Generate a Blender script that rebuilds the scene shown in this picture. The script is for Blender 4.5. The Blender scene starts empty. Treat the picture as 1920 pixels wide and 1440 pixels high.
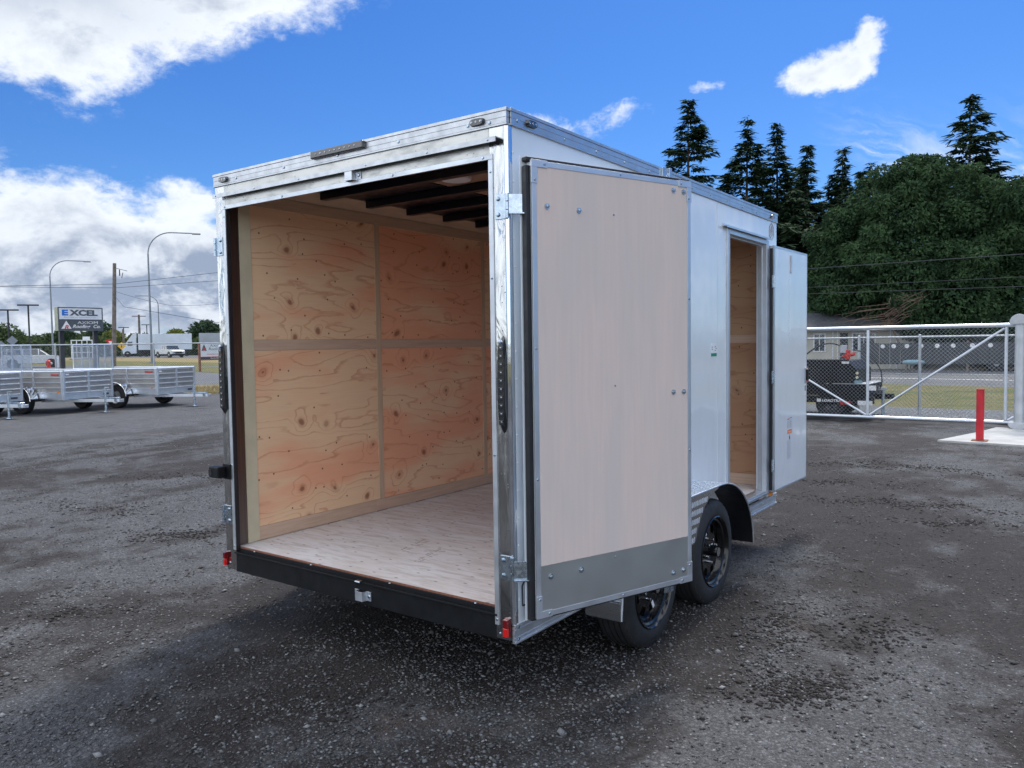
import bpy, math, random
import numpy as np
from mathutils import Vector, Matrix, noise as mnoise
R = math.radians
random.seed(7); rng = np.random.default_rng(7)
scene = bpy.context.scene
C = scene.collection

# ------------------------------------------------------------------ camera
cam = bpy.data.objects.new('camera', bpy.data.cameras.new('camera'))
C.objects.link(cam); scene.camera = cam
H, P, RO, FPX = 0.62799, -0.050616, -0.014203, 1475.54
fw = Vector((-math.sin(H)*math.cos(P), math.cos(H)*math.cos(P), math.sin(P)))
rt = Vector((math.cos(H), math.sin(H), 0)); up = rt.cross(fw)
r2 = math.cos(RO)*rt + math.sin(RO)*up; u2 = -math.sin(RO)*rt + math.cos(RO)*up
M = Matrix((r2, u2, -fw)).transposed().to_4x4(); M.translation = (4.1425, -2.7648, 1.6398)
cam.matrix_world = M
cam.data.sensor_width = 36; cam.data.lens = FPX/1920*36
cam.data.clip_start = .05; cam.data.clip_end = 3000

scene.view_settings.view_transform = 'Standard'; scene.view_settings.look = 'None'
scene.view_settings.exposure = 0.97; scene.view_settings.gamma = 1
scene.view_settings.use_curve_mapping = False

# ------------------------------------------------------------------ node helper
class NT:
    def __init__(s, tree): s.t = tree; s.n = tree.nodes; s.l = tree.links
    def node(s, typ, **kw):
        n = s.n.new(typ)
        for k, v in kw.items(): setattr(n, k, v)
        return n
    def put(s, sock, v):
        if v is None: return
        if isinstance(v, bpy.types.NodeSocket): s.l.new(v, sock)
        else:
            if sock.type == 'RGBA' and len(v) == 3: v = (*v, 1)
            sock.default_value = v
    def math(s, op, a, b=None, c=None, clamp=False):
        n = s.node('ShaderNodeMath', operation=op, use_clamp=clamp)
        for i, v in enumerate((a, b, c)):
            if v is not None: s.put(n.inputs[i], v)
        return n.outputs[0]
    def vmath(s, op, a, b=None):
        n = s.node('ShaderNodeVectorMath', operation=op)
        s.put(n.inputs[0], a)
        if b is not None: s.put(n.inputs[1], b)
        return n.outputs[0]
    def sep(s, v):
        n = s.node('ShaderNodeSeparateXYZ'); s.put(n.inputs[0], v); return n.outputs
    def comb(s, x, y, z):
        n = s.node('ShaderNodeCombineXYZ')
        for i, v in enumerate((x, y, z)): s.put(n.inputs[i], v)
        return n.outputs[0]
    def noise(s, vec, scale, detail=4, rough=.5, dist=0, color=False):
        n = s.node('ShaderNodeTexNoise')
        if vec is not None: s.put(n.inputs['Vector'], vec)
        n.inputs['Scale'].default_value = scale; n.inputs['Detail'].default_value = detail
        n.inputs['Roughness'].default_value = rough; n.inputs['Distortion'].default_value = dist
        return n.outputs['Color' if color else 0]
    def voro(s, vec, scale, out='Distance', feature='F1', rnd=1, d='3D'):
        n = s.node('ShaderNodeTexVoronoi', feature=feature, voronoi_dimensions=d)
        if vec is not None: s.put(n.inputs['Vector'], vec)
        n.inputs['Scale'].default_value = scale; n.inputs['Randomness'].default_value = rnd
        return n.outputs[out]
    def mix(s, f, a, b, mode='MIX'):
        n = s.node('ShaderNodeMix', data_type='RGBA', blend_type=mode, clamp_factor=True)
        s.put(n.inputs[0], f); s.put(n.inputs[6], a); s.put(n.inputs[7], b); return n.outputs[2]
    def ss(s, v, a, b, lo=0, hi=1):
        n = s.node('ShaderNodeMapRange', interpolation_type='SMOOTHSTEP')
        s.put(n.inputs[0], v)
        for i, q in zip((1, 2, 3, 4), (a, b, lo, hi)): s.put(n.inputs[i], q)
        return n.outputs[0]
    def bump(s, h, strength=.3, dist=.01, normal=None):
        n = s.node('ShaderNodeBump'); n.inputs['Strength'].default_value = strength
        n.inputs['Distance'].default_value = dist; s.put(n.inputs['Height'], h)
        if normal is not None: s.put(n.inputs['Normal'], normal)
        return n.outputs[0]
    def obj(s): return s.node('ShaderNodeTexCoord').outputs['Object']
    def scale(s, v, x, y, z): return s.vmath('MULTIPLY', v, (x, y, z))

# ------------------------------------------------------------------ sky, sun
SUN_AZ, SUN_EL = R(-9), R(56)          # azimuth from +Y towards +X
world = bpy.data.worlds.new('World'); scene.world = world; world.use_nodes = True
w = NT(world.node_tree); w.n.clear()
sky = w.node('ShaderNodeTexSky', sky_type='NISHITA', sun_disc=False)
sky.sun_elevation = SUN_EL; sky.sun_rotation = SUN_AZ
sky.ozone_density = 2.0; sky.dust_density = .6; sky.air_density = 1.0
D = w.node('ShaderNodeTexCoord').outputs['Generated']
dx, dy, dz = w.sep(D)
az = w.math('MULTIPLY', w.math('ARCTAN2', dx, dy), 57.2958)
el = w.math('MULTIPLY', w.math('ARCSINE', dz), 57.2958)
wa = w.noise(D, 9, 6, .6, color=True)
wx, wy, wz = w.sep(wa)
az_w = w.math('ADD', az, w.math('MULTIPLY', w.math('SUBTRACT', wx, .5), 6))
el_w = w.math('ADD', el, w.math('MULTIPLY', w.math('SUBTRACT', wy, .5), 4))
def blob(a, e, ra, re, k, tilt=0):
    x = w.math('SUBTRACT', az_w, a); y = w.math('SUBTRACT', el_w, e)
    if tilt:
        ct, st = math.cos(R(tilt)), math.sin(R(tilt))
        x, y = (w.math('ADD', w.math('MULTIPLY', x, ct), w.math('MULTIPLY', y, st)),
                w.math('SUBTRACT', w.math('MULTIPLY', y, ct), w.math('MULTIPLY', x, st)))
    x = w.math('DIVIDE', x, ra); y = w.math('DIVIDE', y, re)
    d = w.math('ADD', w.math('MULTIPLY', x, x), w.math('MULTIPLY', y, y))
    return w.math('MULTIPLY', w.math('EXPONENT', w.math('MULTIPLY', d, -1.0)), k)
def addall(l):
    o = l[0]
    for q in l[1:]: o = w.math('ADD', o, q)
    return o
cum = addall([blob(-73, 20.5, 12, 5.0, 1.5), blob(-56, 22.6, 9, 2.3, 1.2), blob(-64, 17.6, 4.5, 2.4, .75),
    blob(-67, 7.8, 8.5, 3.3, 1.3), blob(-56.5, 6.3, 8, 2.7, 1.15), blob(-62, 2.5, 16, 3.2, 1.2), blob(-57.0, 10.2, 1.3, 1.0, .7),
    blob(-32.8, 15.2, 1.9, 1.3, 1.2), blob(-14.3, 17.3, 2.6, 1.25, 1.1, 6), blob(-16.2, 17.0, 1.6, .7, .6), blob(-12.4, 16.7, 1.5, .9, .9), blob(-11.6, 18.7, 1.0, 1.1, .95), blob(-28.0, 15.6, 2.3, 1.15, .80, 6), blob(-22.3, 17.3, 1.6, .6, .62, 12),
    blob(-1, 8.3, 2.6, 2.6, 1.0), blob(-34, 4, 10, 2.2, .8)])
# unseen clouds added for their light: dense behind the camera, sparse to the right
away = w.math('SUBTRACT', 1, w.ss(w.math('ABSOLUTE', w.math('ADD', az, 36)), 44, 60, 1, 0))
big = w.noise(w.comb(dx, dy, w.math('MULTIPLY', dz, 1.6)), 2.3, 3, .5)
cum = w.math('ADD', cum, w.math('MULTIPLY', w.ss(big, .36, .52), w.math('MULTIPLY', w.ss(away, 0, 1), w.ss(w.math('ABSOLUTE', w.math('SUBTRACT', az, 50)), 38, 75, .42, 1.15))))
hi = w.ss(el, 26, 34)
cum = w.math('ADD', cum, w.math('MULTIPLY', w.ss(big, .42, .58), w.math('MULTIPLY', hi, .8)))
Dn = w.comb(dx, dy, w.math('MULTIPLY', dz, 1.7))
f1 = w.noise(w.vmath('ADD', Dn, (3.1, 1.7, .4)), 12, 12, .60, .2); f2 = w.noise(Dn, 42, 8, .65, .3)
den = w.math('ADD', cum, w.math('MULTIPLY', w.math('MULTIPLY', w.math('SUBTRACT', cum, .10), 3.4, clamp=True), w.math('ADD', w.math('MULTIPLY', w.math('SUBTRACT', f1, .5), 1.9), w.math('MULTIPLY', w.math('SUBTRACT', f2, .5), .95))))
cov = w.ss(den, .32, 1.05)
# cirrus streaks
cq = w.math('ADD', el_w, w.math('MULTIPLY', w.math('ADD', az, 10), .42))
cv = w.comb(w.math('MULTIPLY', az, .13), w.math('MULTIPLY', cq, .55), 0)
cir = w.math('MULTIPLY', w.ss(w.noise(cv, 1.4, 6, .62, .6), .40, .72), addall([blob(-11, 12.2, 3.0, 1.3, .85, -35), blob(-5, 10.2, 4.0, 1.5, .9, -25), blob(-2.5, 12.2, 2, 1.2, .5)]))
cov = w.math('MAXIMUM', cov, w.math('MULTIPLY', cir, .8, clamp=True))
# cloud light: thin rims and tops bright, thick undersides grey
thick = w.ss(den, .7, 2.1)
f1u = w.noise(w.vmath('ADD', Dn, (0, 0, .030)), 9, 7, .58, .25)
f1l = w.noise(Dn, 9, 7, .58, .25)
relief = w.ss(w.math('SUBTRACT', f1l, f1u), -.10, .13)
lowgrey = w.ss(el_w, 9.5, 2.5)
g = w.math('ADD', w.math('MULTIPLY', thick, .55), w.math('MULTIPLY', lowgrey, .55))
g = w.math('MULTIPLY', g, w.math('SUBTRACT', 1.35, w.math('MULTIPLY', relief, 1.05)), clamp=True)
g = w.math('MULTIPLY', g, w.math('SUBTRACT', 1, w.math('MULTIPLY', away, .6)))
topgrey = w.math('MULTIPLY', blob(-70, 21.3, 9, 2.3, 1.0), w.ss(f1l, .3, .7, .95, .55))
g = w.math('MAXIMUM', g, topgrey)
ccol = w.mix(w.math('MULTIPLY', g, .92), (.50, .53, .57), (.15, .19, .27))
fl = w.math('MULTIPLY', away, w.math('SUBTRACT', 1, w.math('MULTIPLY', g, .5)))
ccol = w.mix(w.math('MULTIPLY', fl, .9), ccol, (.96, 1.02, 1.10))  # out-of-view clouds brightened past the visible ones to light rear and interior
tint = w.mix(w.ss(el, 0, 24), (.38, .64, 1.0), (.24, .54, 1.0))
skyc = w.mix(1.0, sky.outputs[0], tint, 'MULTIPLY')
sk = w.vmath('SCALE', skyc); w.n[-1].inputs['Scale'].default_value = .066
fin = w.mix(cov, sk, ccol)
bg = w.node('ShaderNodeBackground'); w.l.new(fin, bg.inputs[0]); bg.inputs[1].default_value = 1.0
# the sky texture is scaled by .13 above; clouds are given in the same units
wo = w.node('ShaderNodeOutputWorld'); w.l.new(bg.outputs[0], wo.inputs[0])
world.cycles.sampling_method = 'MANUAL'; world.cycles.sample_map_resolution = 512

sun = bpy.data.lights.new('sun', 'SUN'); sun.energy = 1.9; sun.angle = R(15); sun.color = (1, .96, .9)
so = bpy.data.objects.new('sun', sun); C.objects.link(so)
sd = Vector((math.sin(SUN_AZ)*math.cos(SUN_EL), math.cos(SUN_AZ)*math.cos(SUN_EL), math.sin(SUN_EL)))
so.rotation_euler = sd.to_track_quat('Z', 'Y').to_euler(); so.location = (0, 0, 60)

# ------------------------------------------------------------------ materials
def mat(name, col=(.5, .5, .5), rough=.5, metal=0, spec=None, coat=0, trans=0, emit=None):
    m = bpy.data.materials.new(name); m.use_nodes = True
    b = m.node_tree.nodes['Principled BSDF']
    b.inputs['Base Color'].default_value = (*col, 1); b.inputs['Roughness'].default_value = rough
    b.inputs['Metallic'].default_value = metal; b.inputs['Coat Weight'].default_value = coat
    b.inputs['Transmission Weight'].default_value = trans
    if spec is not None: b.inputs['Specular IOR Level'].default_value = spec
    t = NT(m.node_tree); t.b = b
    return m, t
def simple(name, col, rough=.5, metal=0, var=.12, vs=6, bump=0, bs=60, **k):
    """plain material with a little uneven wear so that nothing is one flat value"""
    m, t = mat(name, col, rough, metal, **k)
    n = t.noise(t.obj(), vs, 5, .6)
    t.put(t.b.inputs['Base Color'], t.mix(t.ss(n, .3, .7), tuple(c*(1-var) for c in col), tuple(min(1, c*(1+var)) for c in col)))
    t.put(t.b.inputs['Roughness'], t.ss(t.noise(t.obj(), vs*2.3, 4), .3, .7, max(.02, rough-.06), min(1, rough+.08)))
    if bump: t.put(t.b.inputs['Normal'], t.bump(t.noise(t.obj(), bs, 3), bump, .002))
    return m
MT = {}
MT['alu'] = simple('mill_aluminium', (.50, .52, .55), .38, 1, .08, 9, .12, 90)
MT['alu_white'] = simple('satin_aluminium', (.62, .66, .71), .40, .85, .06, 5)
MT['galv'] = simple('zinc_plated_steel', (.46, .54, .62), .26, 1, .12, 30)
MT['black'] = simple('black_paint', (.007, .008, .010), .5, 0, .25, 8, .1, 30, spec=.25)
MT['rubber'] = simple('black_rubber', (.018, .019, .021), .65, 0, .2, 12, .2, 120)
MT['seal'] = simple('seal_rubber', (.012, .013, .018), .5, 0, .2, 12)
MT['mill_grey'] = simple('mill_finish_slat', (.40, .39, .38), .5, .75, .1, 4)
MT['navy'] = simple('dark_navy', (.008, .010, .020), .35, .2, .2, 6)
MT['gloss_black'] = simple('gloss_black_enamel', (.005, .005, .006), .17, 0, .1, 5, spec=.4, coat=.2)
MT['chrome'] = simple('bright_trim', (.72, .76, .82), .08, 1, .04, 6, .06, 8)
MT['hole'] = simple('dark_recess', (.01, .01, .01), .8)
MT['smoke'] = simple('smoked_lens', (.02, .022, .025), .12, 0, .3, 90, coat=1)
MT['led'] = simple('led_reflector', (.35, .38, .42), .15, .8, .4, 120)
MT['red_dark'] = simple('red_lens_dark', (.16, .004, .006), .15, coat=1)
MT['red'] = simple('red_lens', (.62, .012, .012), .15, coat=1)
MT['amber'] = simple('amber_lens', (.75, .25, .03), .2, coat=1)
MT['cream'] = simple('pine_board', (.60, .55, .40), .6, 0, .08, 5)
MT['print_dark'] = simple('dark_print', (.03, .04, .07), .5)
MT['print_grey'] = simple('grey_print', (.35, .38, .42), .5)
MT['print_blue'] = simple('blue_print', (.02, .16, .62), .5)
MT['print_red'] = simple('red_print', (.55, .03, .03), .5)
MT['print_orange'] = simple('orange_print', (.85, .18, .03), .5)
MT['print_green'] = simple('green_print', (.01, .22, .12), .5)
MT['print_white'] = simple('white_print', (.78, .79, .8), .5)
MT['charcoal'] = simple('charcoal_panel', (.085, .10, .12), .45)
MT['sign_white'] = simple('sign_face_white', (.72, .76, .82), .4, var=.05)
MT['olive_edge'] = simple('painted_cabinet', (.30, .33, .25), .5)
MT['post_dark'] = simple('dark_post_paint', (.02, .022, .03), .5)
MT['fence_galv'] = simple('galvanised_pipe', (.47, .50, .53), .42, .7, .12, 4)
MT['wire'] = simple('galvanised_wire', (.42, .45, .48), .45, .6, .1, 4)
MT['cable'] = simple('cable', (.03, .035, .04), .6)
MT['pole_grey'] = simple('lamp_post_steel', (.24, .27, .31), .5, .5)
MT['wood_pole'] = simple('weathered_pole_wood', (.16, .135, .115), .85, 0, .3, 3, .4, 20)
MT['rust_wood'] = simple('stained_post', (.22, .09, .055), .8, 0, .2)
MT['red_paint'] = simple('red_bollard_paint', (.50, .018, .03), .35, 0, .15, 4)
MT['concrete'] = simple('concrete', (.40, .40, .39), .85, 0, .14, 3, .4, 60)
MT['car_silver'] = simple('silver_car_paint', (.45, .48, .52), .25, .6, .05, 2, coat=1)
MT['car_white'] = simple('white_car_paint', (.70, .72, .74), .25, 0, .05, 2, coat=1)
MT['car_dark'] = simple('dark_car_paint', (.03, .035, .04), .25, .3, .1, 2, coat=1)
MT['glass'] = simple('tinted_glass', (.02, .03, .04), .06, 0, .1, 2, coat=1)
MT['truck_white'] = simple('truck_box_white', (.60, .66, .72), .45, 0, .08, .5)
MT['truck_grey'] = simple('truck_box_grey', (.33, .36, .39), .5, 0, .1, .5)
MT['roof_dark'] = simple('asphalt_shingle', (.055, .06, .07), .85, 0, .3, 6, .5, 20)
MT['house_wall'] = simple('cream_siding', (.52, .50, .42), .75, 0, .06, 2)
MT['kayak'] = simple('pale_blue_plastic', (.20, .34, .40), .5)
MT['tape_white'] = simple('white_label', (.75, .76, .78), .45)
MT['bark'] = simple('bark', (.10, .075, .055), .9, 0, .3, 4, .5, 12)
MT['twig'] = simple('dead_twigs', (.17, .12, .09), .9, 0, .3, 2)
MT['hydrant'] = simple('hydrant_red', (.55, .03, .02), .4)
MT['dark_wall'] = simple('dark_siding', (.05, .055, .06), .7)

def white_panel():
    m, t = mat('white_aluminium_skin', (.70, .76, .82), .16, 0, coat=.6)
    o = t.obj()
    n = t.noise(t.scale(o, 1, .9, .45), 2.2, 3, .5); n2 = t.noise(o, 11, 3, .5)
    h = t.math('ADD', n, t.math('MULTIPLY', n2, .06))
    t.put(t.b.inputs['Normal'], t.bump(h, .35, .03))
    t.put(t.b.inputs['Coat Normal'], t.bump(h, .35, .03))
    dirt = t.ss(t.noise(t.scale(o, 3, 3, 1), 4, 6, .65), .45, .8, 0, .10)
    t.put(t.b.inputs['Base Color'], t.mix(dirt, (.70, .76, .82), (.5, .5, .48)))
    return m
MT['white'] = white_panel()
def stainless(name, col, rough, wav, grain=False):
    m, t = mat(name, col, rough, 1)
    o = t.obj()
    n = t.noise(t.scale(o, 5, 5, 2.2), 2.2, 3, .45, .8)
    spots = t.voro(o, 55, 'Distance'); cellr = t.sep(t.voro(o, 55, 'Color'))[0]
    drop = t.math('MULTIPLY', t.ss(spots, .22, .10), t.ss(cellr, .80, .86))
    h = t.math('ADD', t.math('MULTIPLY', n, wav), t.math('MULTIPLY', drop, .05))
    t.put(t.b.inputs['Normal'], t.bump(h, .5, .02))
    c = t.mix(drop, col, tuple(q*.45 for q in col))
    film = t.ss(t.noise(t.scale(o, 9, 9, 1.2) if wav > .3 else t.scale(o, 2, 2, 5), 3, 6, .6), .4, .7)
    t.put(t.b.inputs['Base Color'], t.mix(t.math('MULTIPLY', film, .3), c, tuple(q*.72 for q in col)))
    t.put(t.b.inputs['Roughness'], t.ss(film, 0, 1, rough, rough+.16))
    return m
MT['polished'] = stainless('polished_post', (.56, .57, .57), .12, .7)
MT['header'] = stainless('spotted_header_metal', (.52, .52, .50), .34, .15)
MT['kick'] = simple('dull_kick_plate', (.42, .43, .42), .44, .8, .05, 1.5)
def brown_reflect_alu():
    m, t = mat('jamb_liner_metal', (.30, .27, .25), .3, .9)
    n = t.noise(t.scale(t.obj(), 30, 60, 1), 3, 4)
    t.put(t.b.inputs['Base Color'], t.mix(n, (.10, .09, .09), (.26, .22, .20))); return m  # aluminium with its dark brown reflection painted into the base colour
MT['liner'] = brown_reflect_alu()

def plywood(name, ax, pale, warm, line, knots=True, freq=10.5):
    """rotary-cut fir sheet: growth-ring contours, knots and nail specks; ax picks the sheet's two axes"""
    m, t = mat(name, warm, .62, 0, spec=.25)
    o = t.sep(t.obj()); u, v = o[ax[0]], o[ax[1]]
    rnd = t.node('ShaderNodeObjectInfo').outputs['Random']
    off = t.math('MULTIPLY', rnd, 37.0)
    uu = t.math('ADD', u, off)
    p = t.comb(uu, v, off)
    low = t.noise(t.scale(p, .55, 2.6, 1), 1.5, 2, .5)
    mid = t.noise(t.scale(p, 1.7, 7, 1), 1.6, 4, .55)
    fld = t.math('ADD', t.math('MULTIPLY', v, freq*.75), t.math('ADD', t.math('MULTIPLY', low, freq*.80), t.math('MULTIPLY', mid, freq*.15)))
    pv = t.comb(t.math('ADD', uu, t.math('MULTIPLY', low, .3)), v, 0)
    vd = t.voro(pv, 3.4, 'Distance', d='2D'); vc = t.sep(t.voro(pv, 3.4, 'Color', d='2D'))
    sel = t.ss(vc[0], .54, .58)
    kn = t.math('MULTIPLY', t.ss(vd, .40, 0), sel)
    fld = t.math('ADD', fld, t.math('MULTIPLY', kn, 1.9))
    fr = t.math('FRACT', fld)
    ln = t.math('ADD', t.ss(fr, .76, .965), t.math('MULTIPLY', t.ss(fr, .965, 1.0), -1))
    ln = t.math('MULTIPLY', ln, t.ss(t.noise(t.scale(p, 2, 5, 1), 2, 3), .3, .6, .45, 1))
    tone = t.noise(t.scale(p, .7, 2.6, 1), 1.3, 3, .5)
    base = t.mix(t.ss(t.math('ADD', tone, t.math('MULTIPLY', t.math('SUBTRACT', rnd, .5), .34)), .47, .64), warm, pale)
    fine = t.noise(t.scale(p, 3, 140, 1), 2, 3, .6)
    base = t.mix(t.ss(fine, .3, .7, 0, .12), base, line)
    c = t.mix(t.math('MULTIPLY', ln, .52), base, line)
    dk = tuple(q*.38 for q in line)
    core = t.math('MULTIPLY', t.ss(t.math('DIVIDE', vd, t.math('ADD', .45, vc[1])), .075, .03), sel)
    halo = t.math('MULTIPLY', t.ss(vd, .17, .05), sel)
    if knots:
        c = t.mix(t.math('MULTIPLY', halo, .38), c, line); c = t.mix(t.math('MULTIPLY', core, .68), c, dk)
    sv = t.voro(p, 8.0, 'Distance', d='2D'); sc = t.sep(t.voro(p, 8.0, 'Color', d='2D'))[1]
    speck = t.math('MULTIPLY', t.ss(sv, .060, .035), t.ss(sc, .55, .6))
    c = t.mix(t.math('MULTIPLY', speck, .85), c, (.05, .025, .02))
    t.put(t.b.inputs['Base Color'], c)
    t.put(t.b.inputs['Normal'], t.bump(t.math('ADD', fine, t.math('MULTIPLY', ln, .5)), .12, .002))
    return m
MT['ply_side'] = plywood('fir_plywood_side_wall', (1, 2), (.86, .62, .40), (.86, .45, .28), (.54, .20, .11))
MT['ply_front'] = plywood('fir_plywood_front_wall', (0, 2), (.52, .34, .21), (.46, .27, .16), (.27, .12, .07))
def board(name, ax, a, b, stretch):
    m, t = mat(name, a, .65, spec=.2)
    o = t.sep(t.obj()); p = t.comb(t.math('MULTIPLY', o[ax[0]], stretch), t.math('MULTIPLY', o[ax[1]], 26), t.math('MULTIPLY', t.node('ShaderNodeObjectInfo').outputs['Random'], 9))
    n = t.noise(p, 2.2, 5, .6, .4)
    t.put(t.b.inputs['Base Color'], t.mix(t.ss(n, .3, .72), a, b))
    t.put(t.b.inputs['Normal'], t.bump(n, .12, .002)); return m
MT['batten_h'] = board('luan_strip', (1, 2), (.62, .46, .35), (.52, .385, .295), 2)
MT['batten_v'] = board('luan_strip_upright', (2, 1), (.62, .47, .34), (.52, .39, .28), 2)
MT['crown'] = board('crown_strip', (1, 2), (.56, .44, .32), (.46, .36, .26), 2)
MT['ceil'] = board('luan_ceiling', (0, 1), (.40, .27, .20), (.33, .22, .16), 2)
MT['luan_door'] = None
def luan():
    m, t = mat('luan_door_lining', (.5, .42, .4), .6, spec=.25)
    o = t.sep(t.obj())
    p = t.comb(t.math('MULTIPLY', o[0], 34), t.math('MULTIPLY', o[1], 34), t.math('MULTIPLY', o[2], 1.6))
    n = t.noise(p, 1.6, 6, .65, .3); big = t.noise(t.scale(t.obj(), 3, 3, .8), 1.6, 3)
    c = t.mix(t.ss(n, .3, .7), (.68, .575, .525), (.65, .545, .497))
    c = t.mix(t.ss(big, .4, .7, 0, .5), c, (.56, .51, .49))
    sv = t.voro(t.scale(t.obj(), 1, 1, .22), 5, 'Distance'); sc = t.sep(t.voro(t.scale(t.obj(), 1, 1, .22), 5, 'Color'))[0]
    c = t.mix(t.math('MULTIPLY', t.math('MULTIPLY', t.ss(sv, .035, .01), t.ss(sc, .6, .65)), .7), c, (.20, .10, .08))
    t.put(t.b.inputs['Base Color'], c); t.put(t.b.inputs['Normal'], t.bump(n, .12, .002)); return m
MT['luan_door'] = luan()
def floor_ply():
    m, t = mat('floor_plywood', (.5, .4, .38), .55, spec=.3)
    o = t.sep(t.obj()); rnd = t.math('MULTIPLY', t.node('ShaderNodeObjectInfo').outputs['Random'], 20)
    p = t.comb(t.math('ADD', o[0], rnd), t.math('MULTIPLY', o[1], 5), 0)
    n = t.noise(p, 5, 7, .68, .7); n2 = t.noise(t.scale(p, 1, .4, 1), 2.2, 3)
    c = t.mix(t.ss(n, .42, .68), (.80, .78, .79), (.58, .53, .51))
    c = t.mix(t.ss(n2, .35, .7), c, t.mix(.4, c, (.62, .54, .48)))
    sv = t.voro(t.scale(p, 1, .5, 1), 7, 'Distance', d='2D'); sc = t.sep(t.voro(t.scale(p, 1, .5, 1), 7, 'Color', d='2D'))[1]
    c = t.mix(t.math('MULTIPLY', t.math('MULTIPLY', t.ss(sv, .11, .05), t.ss(sc, .55, .6)), .75), c, (.12, .075, .06))
    t.put(t.b.inputs['Base Color'], c); t.put(t.b.inputs['Normal'], t.bump(n, .15, .002)); return m
MT['floor'] = floor_ply()
def diamond():
    m, t = mat('diamond_plate_sheet', (.66, .68, .70), .22, 1)
    t.put(t.b.inputs['Normal'], t.bump(t.noise(t.obj(), 14, 3), .1, .01)); return m
MT['dplate'] = diamond()

def gravel_mat():
    m, t = mat('crushed_gravel', (.06, .06, .06), .85, spec=.3)
    o = t.obj()
    lane = t.scale(o, .55, .28, 1)
    a = t.noise(lane, .9, 6, .62, .6); b = t.noise(o, 1.7, 6, .7, .3)
    patch = t.ss(t.math('ADD', t.math('MULTIPLY', a, .62), t.math('MULTIPLY', b, .38)), .46, .56)
    far = t.ss(t.sep(o)[1], 8.5, 12.5)
    far = t.math('MAXIMUM', t.math('MULTIPLY', far, .12), t.math('MULTIPLY', t.ss(t.sep(o)[0], -8, -13), .85))
    patch = t.math('ADD', t.math('MULTIPLY', patch, .8), far, clamp=True)
    ow = t.vmath('ADD', o, t.vmath('MULTIPLY', t.noise(o, 30, 3, .6, color=True), (.02, .02, .02)))
    c1 = t.sep(t.voro(ow, 60, 'Color')); d1 = t.voro(ow, 60, 'Distance')
    c2 = t.sep(t.voro(ow, 150, 'Color')); d2 = t.voro(ow, 150, 'Distance')
    grit = t.noise(o, 240, 4, .75)
    dirt = t.mix(t.noise(o, 2.5, 6, .7), (.020, .0165, .0155), (.050, .041, .038))
    grav = t.mix(t.noise(o, 3.3, 5, .6), (.080, .080, .085), (.165, .167, .177))
    base = t.mix(patch, dirt, grav)
    s1 = t.math('MULTIPLY', t.ss(c1[0], .45, 1.0, .55, 2.0), t.ss(d1, .6, .25, .5, 1))
    s2 = t.math('MULTIPLY', t.ss(c2[0], .3, 1.0, .5, 1.9), t.ss(d2, .62, .25, .5, 1))
    k = t.math('ADD', t.math('MULTIPLY', s1, .36), t.math('ADD', t.math('MULTIPLY', s2, .40), t.math('MULTIPLY', t.ss(grit, .3, .7), .34)))
    sc = t.vmath('SCALE', base); t.put(t.n[-1].inputs['Scale'], k)
    pale_stone = t.math('MULTIPLY', t.ss(c1[1], .955, .97), t.ss(d1, .4, .25))  # random cells coloured as scattered pale pebbles
    c = t.mix(t.math('MULTIPLY', pale_stone, t.ss(patch, 0, 1, .25, .7)), sc, (.30, .31, .32))
    rust = t.ss(t.noise(o, .8, 4, .6), .64, .76, 0, .4)
    c = t.mix(rust, c, t.mix(.5, c, (.16, .10, .065)))
    wet = t.ss(t.noise(t.scale(o, .8, .35, 1), 1.3, 5, .65, 1.2), .63, .72, 0, .65)
    c = t.mix(wet, c, (.012, .011, .011))
    t.put(t.b.inputs['Base Color'], c)
    h = t.math('ADD', t.math('MULTIPLY', t.math('SUBTRACT', 1, d1), .6), t.math('MULTIPLY', t.math('SUBTRACT', 1, d2), .3))
    h = t.math('ADD', h, t.math('MULTIPLY', t.noise(o, 5, 6, .65), 1.2))
    t.put(t.b.inputs['Normal'], t.bump(h, .55, .018)); return m
MT['gravel'] = gravel_mat()
def light_gravel():
    m, t = mat('pale_gravel', (.25, .26, .27), .9)
    o = t.obj(); c = t.sep(t.voro(o, 22, 'Color'))[0]; d = t.voro(o, 22, 'Distance')
    t.put(t.b.inputs['Base Color'], t.mix(t.math('MULTIPLY', c, t.ss(d, .6, .2)), (.08, .085, .09), (.38, .39, .40)))
    t.put(t.b.inputs['Normal'], t.bump(d, .6, .03)); return m
MT['pale_gravel'] = light_gravel()
def asphalt(col):
    m, t = mat('asphalt', (col,)*3, .85)
    o = t.obj(); n = t.noise(o, .6, 5, .6)
    t.put(t.b.inputs['Base Color'], t.mix(t.ss(n, .3, .7), (col*.85, col*.88, col*.95), (col*1.15, col*1.18, col*1.25)))
    t.put(t.b.inputs['Normal'], t.bump(t.noise(o, 40, 3), .3, .01)); return m
MT['asphalt'] = asphalt(.10)
def grassmat(name, g, dry, amt, sc=.5):
    m, t = mat(name, g, .95, spec=.1)
    o = t.obj(); n = t.noise(t.scale(o, 1, 1, 1), sc, 6, .65); f = t.noise(o, 9, 4, .7)
    c = t.mix(t.ss(n, .5-amt*.5, .75-amt*.5), g, dry)
    t.put(t.b.inputs['Base Color'], t.mix(t.ss(f, .3, .7, 0, .5), c, tuple(q*.5 for q in g)))
    t.put(t.b.inputs['Normal'], t.bump(f, .6, .05)); return m
MT['lawn'] = grassmat('roadside_lawn', (.085, .12, .04), (.20, .17, .08), .35)
MT['dry'] = grassmat('dry_grass', (.16, .15, .07), (.30, .235, .12), .7)
MT['soil'] = grassmat('land', (.07, .085, .04), (.15, .13, .08), .4, .1)
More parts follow.
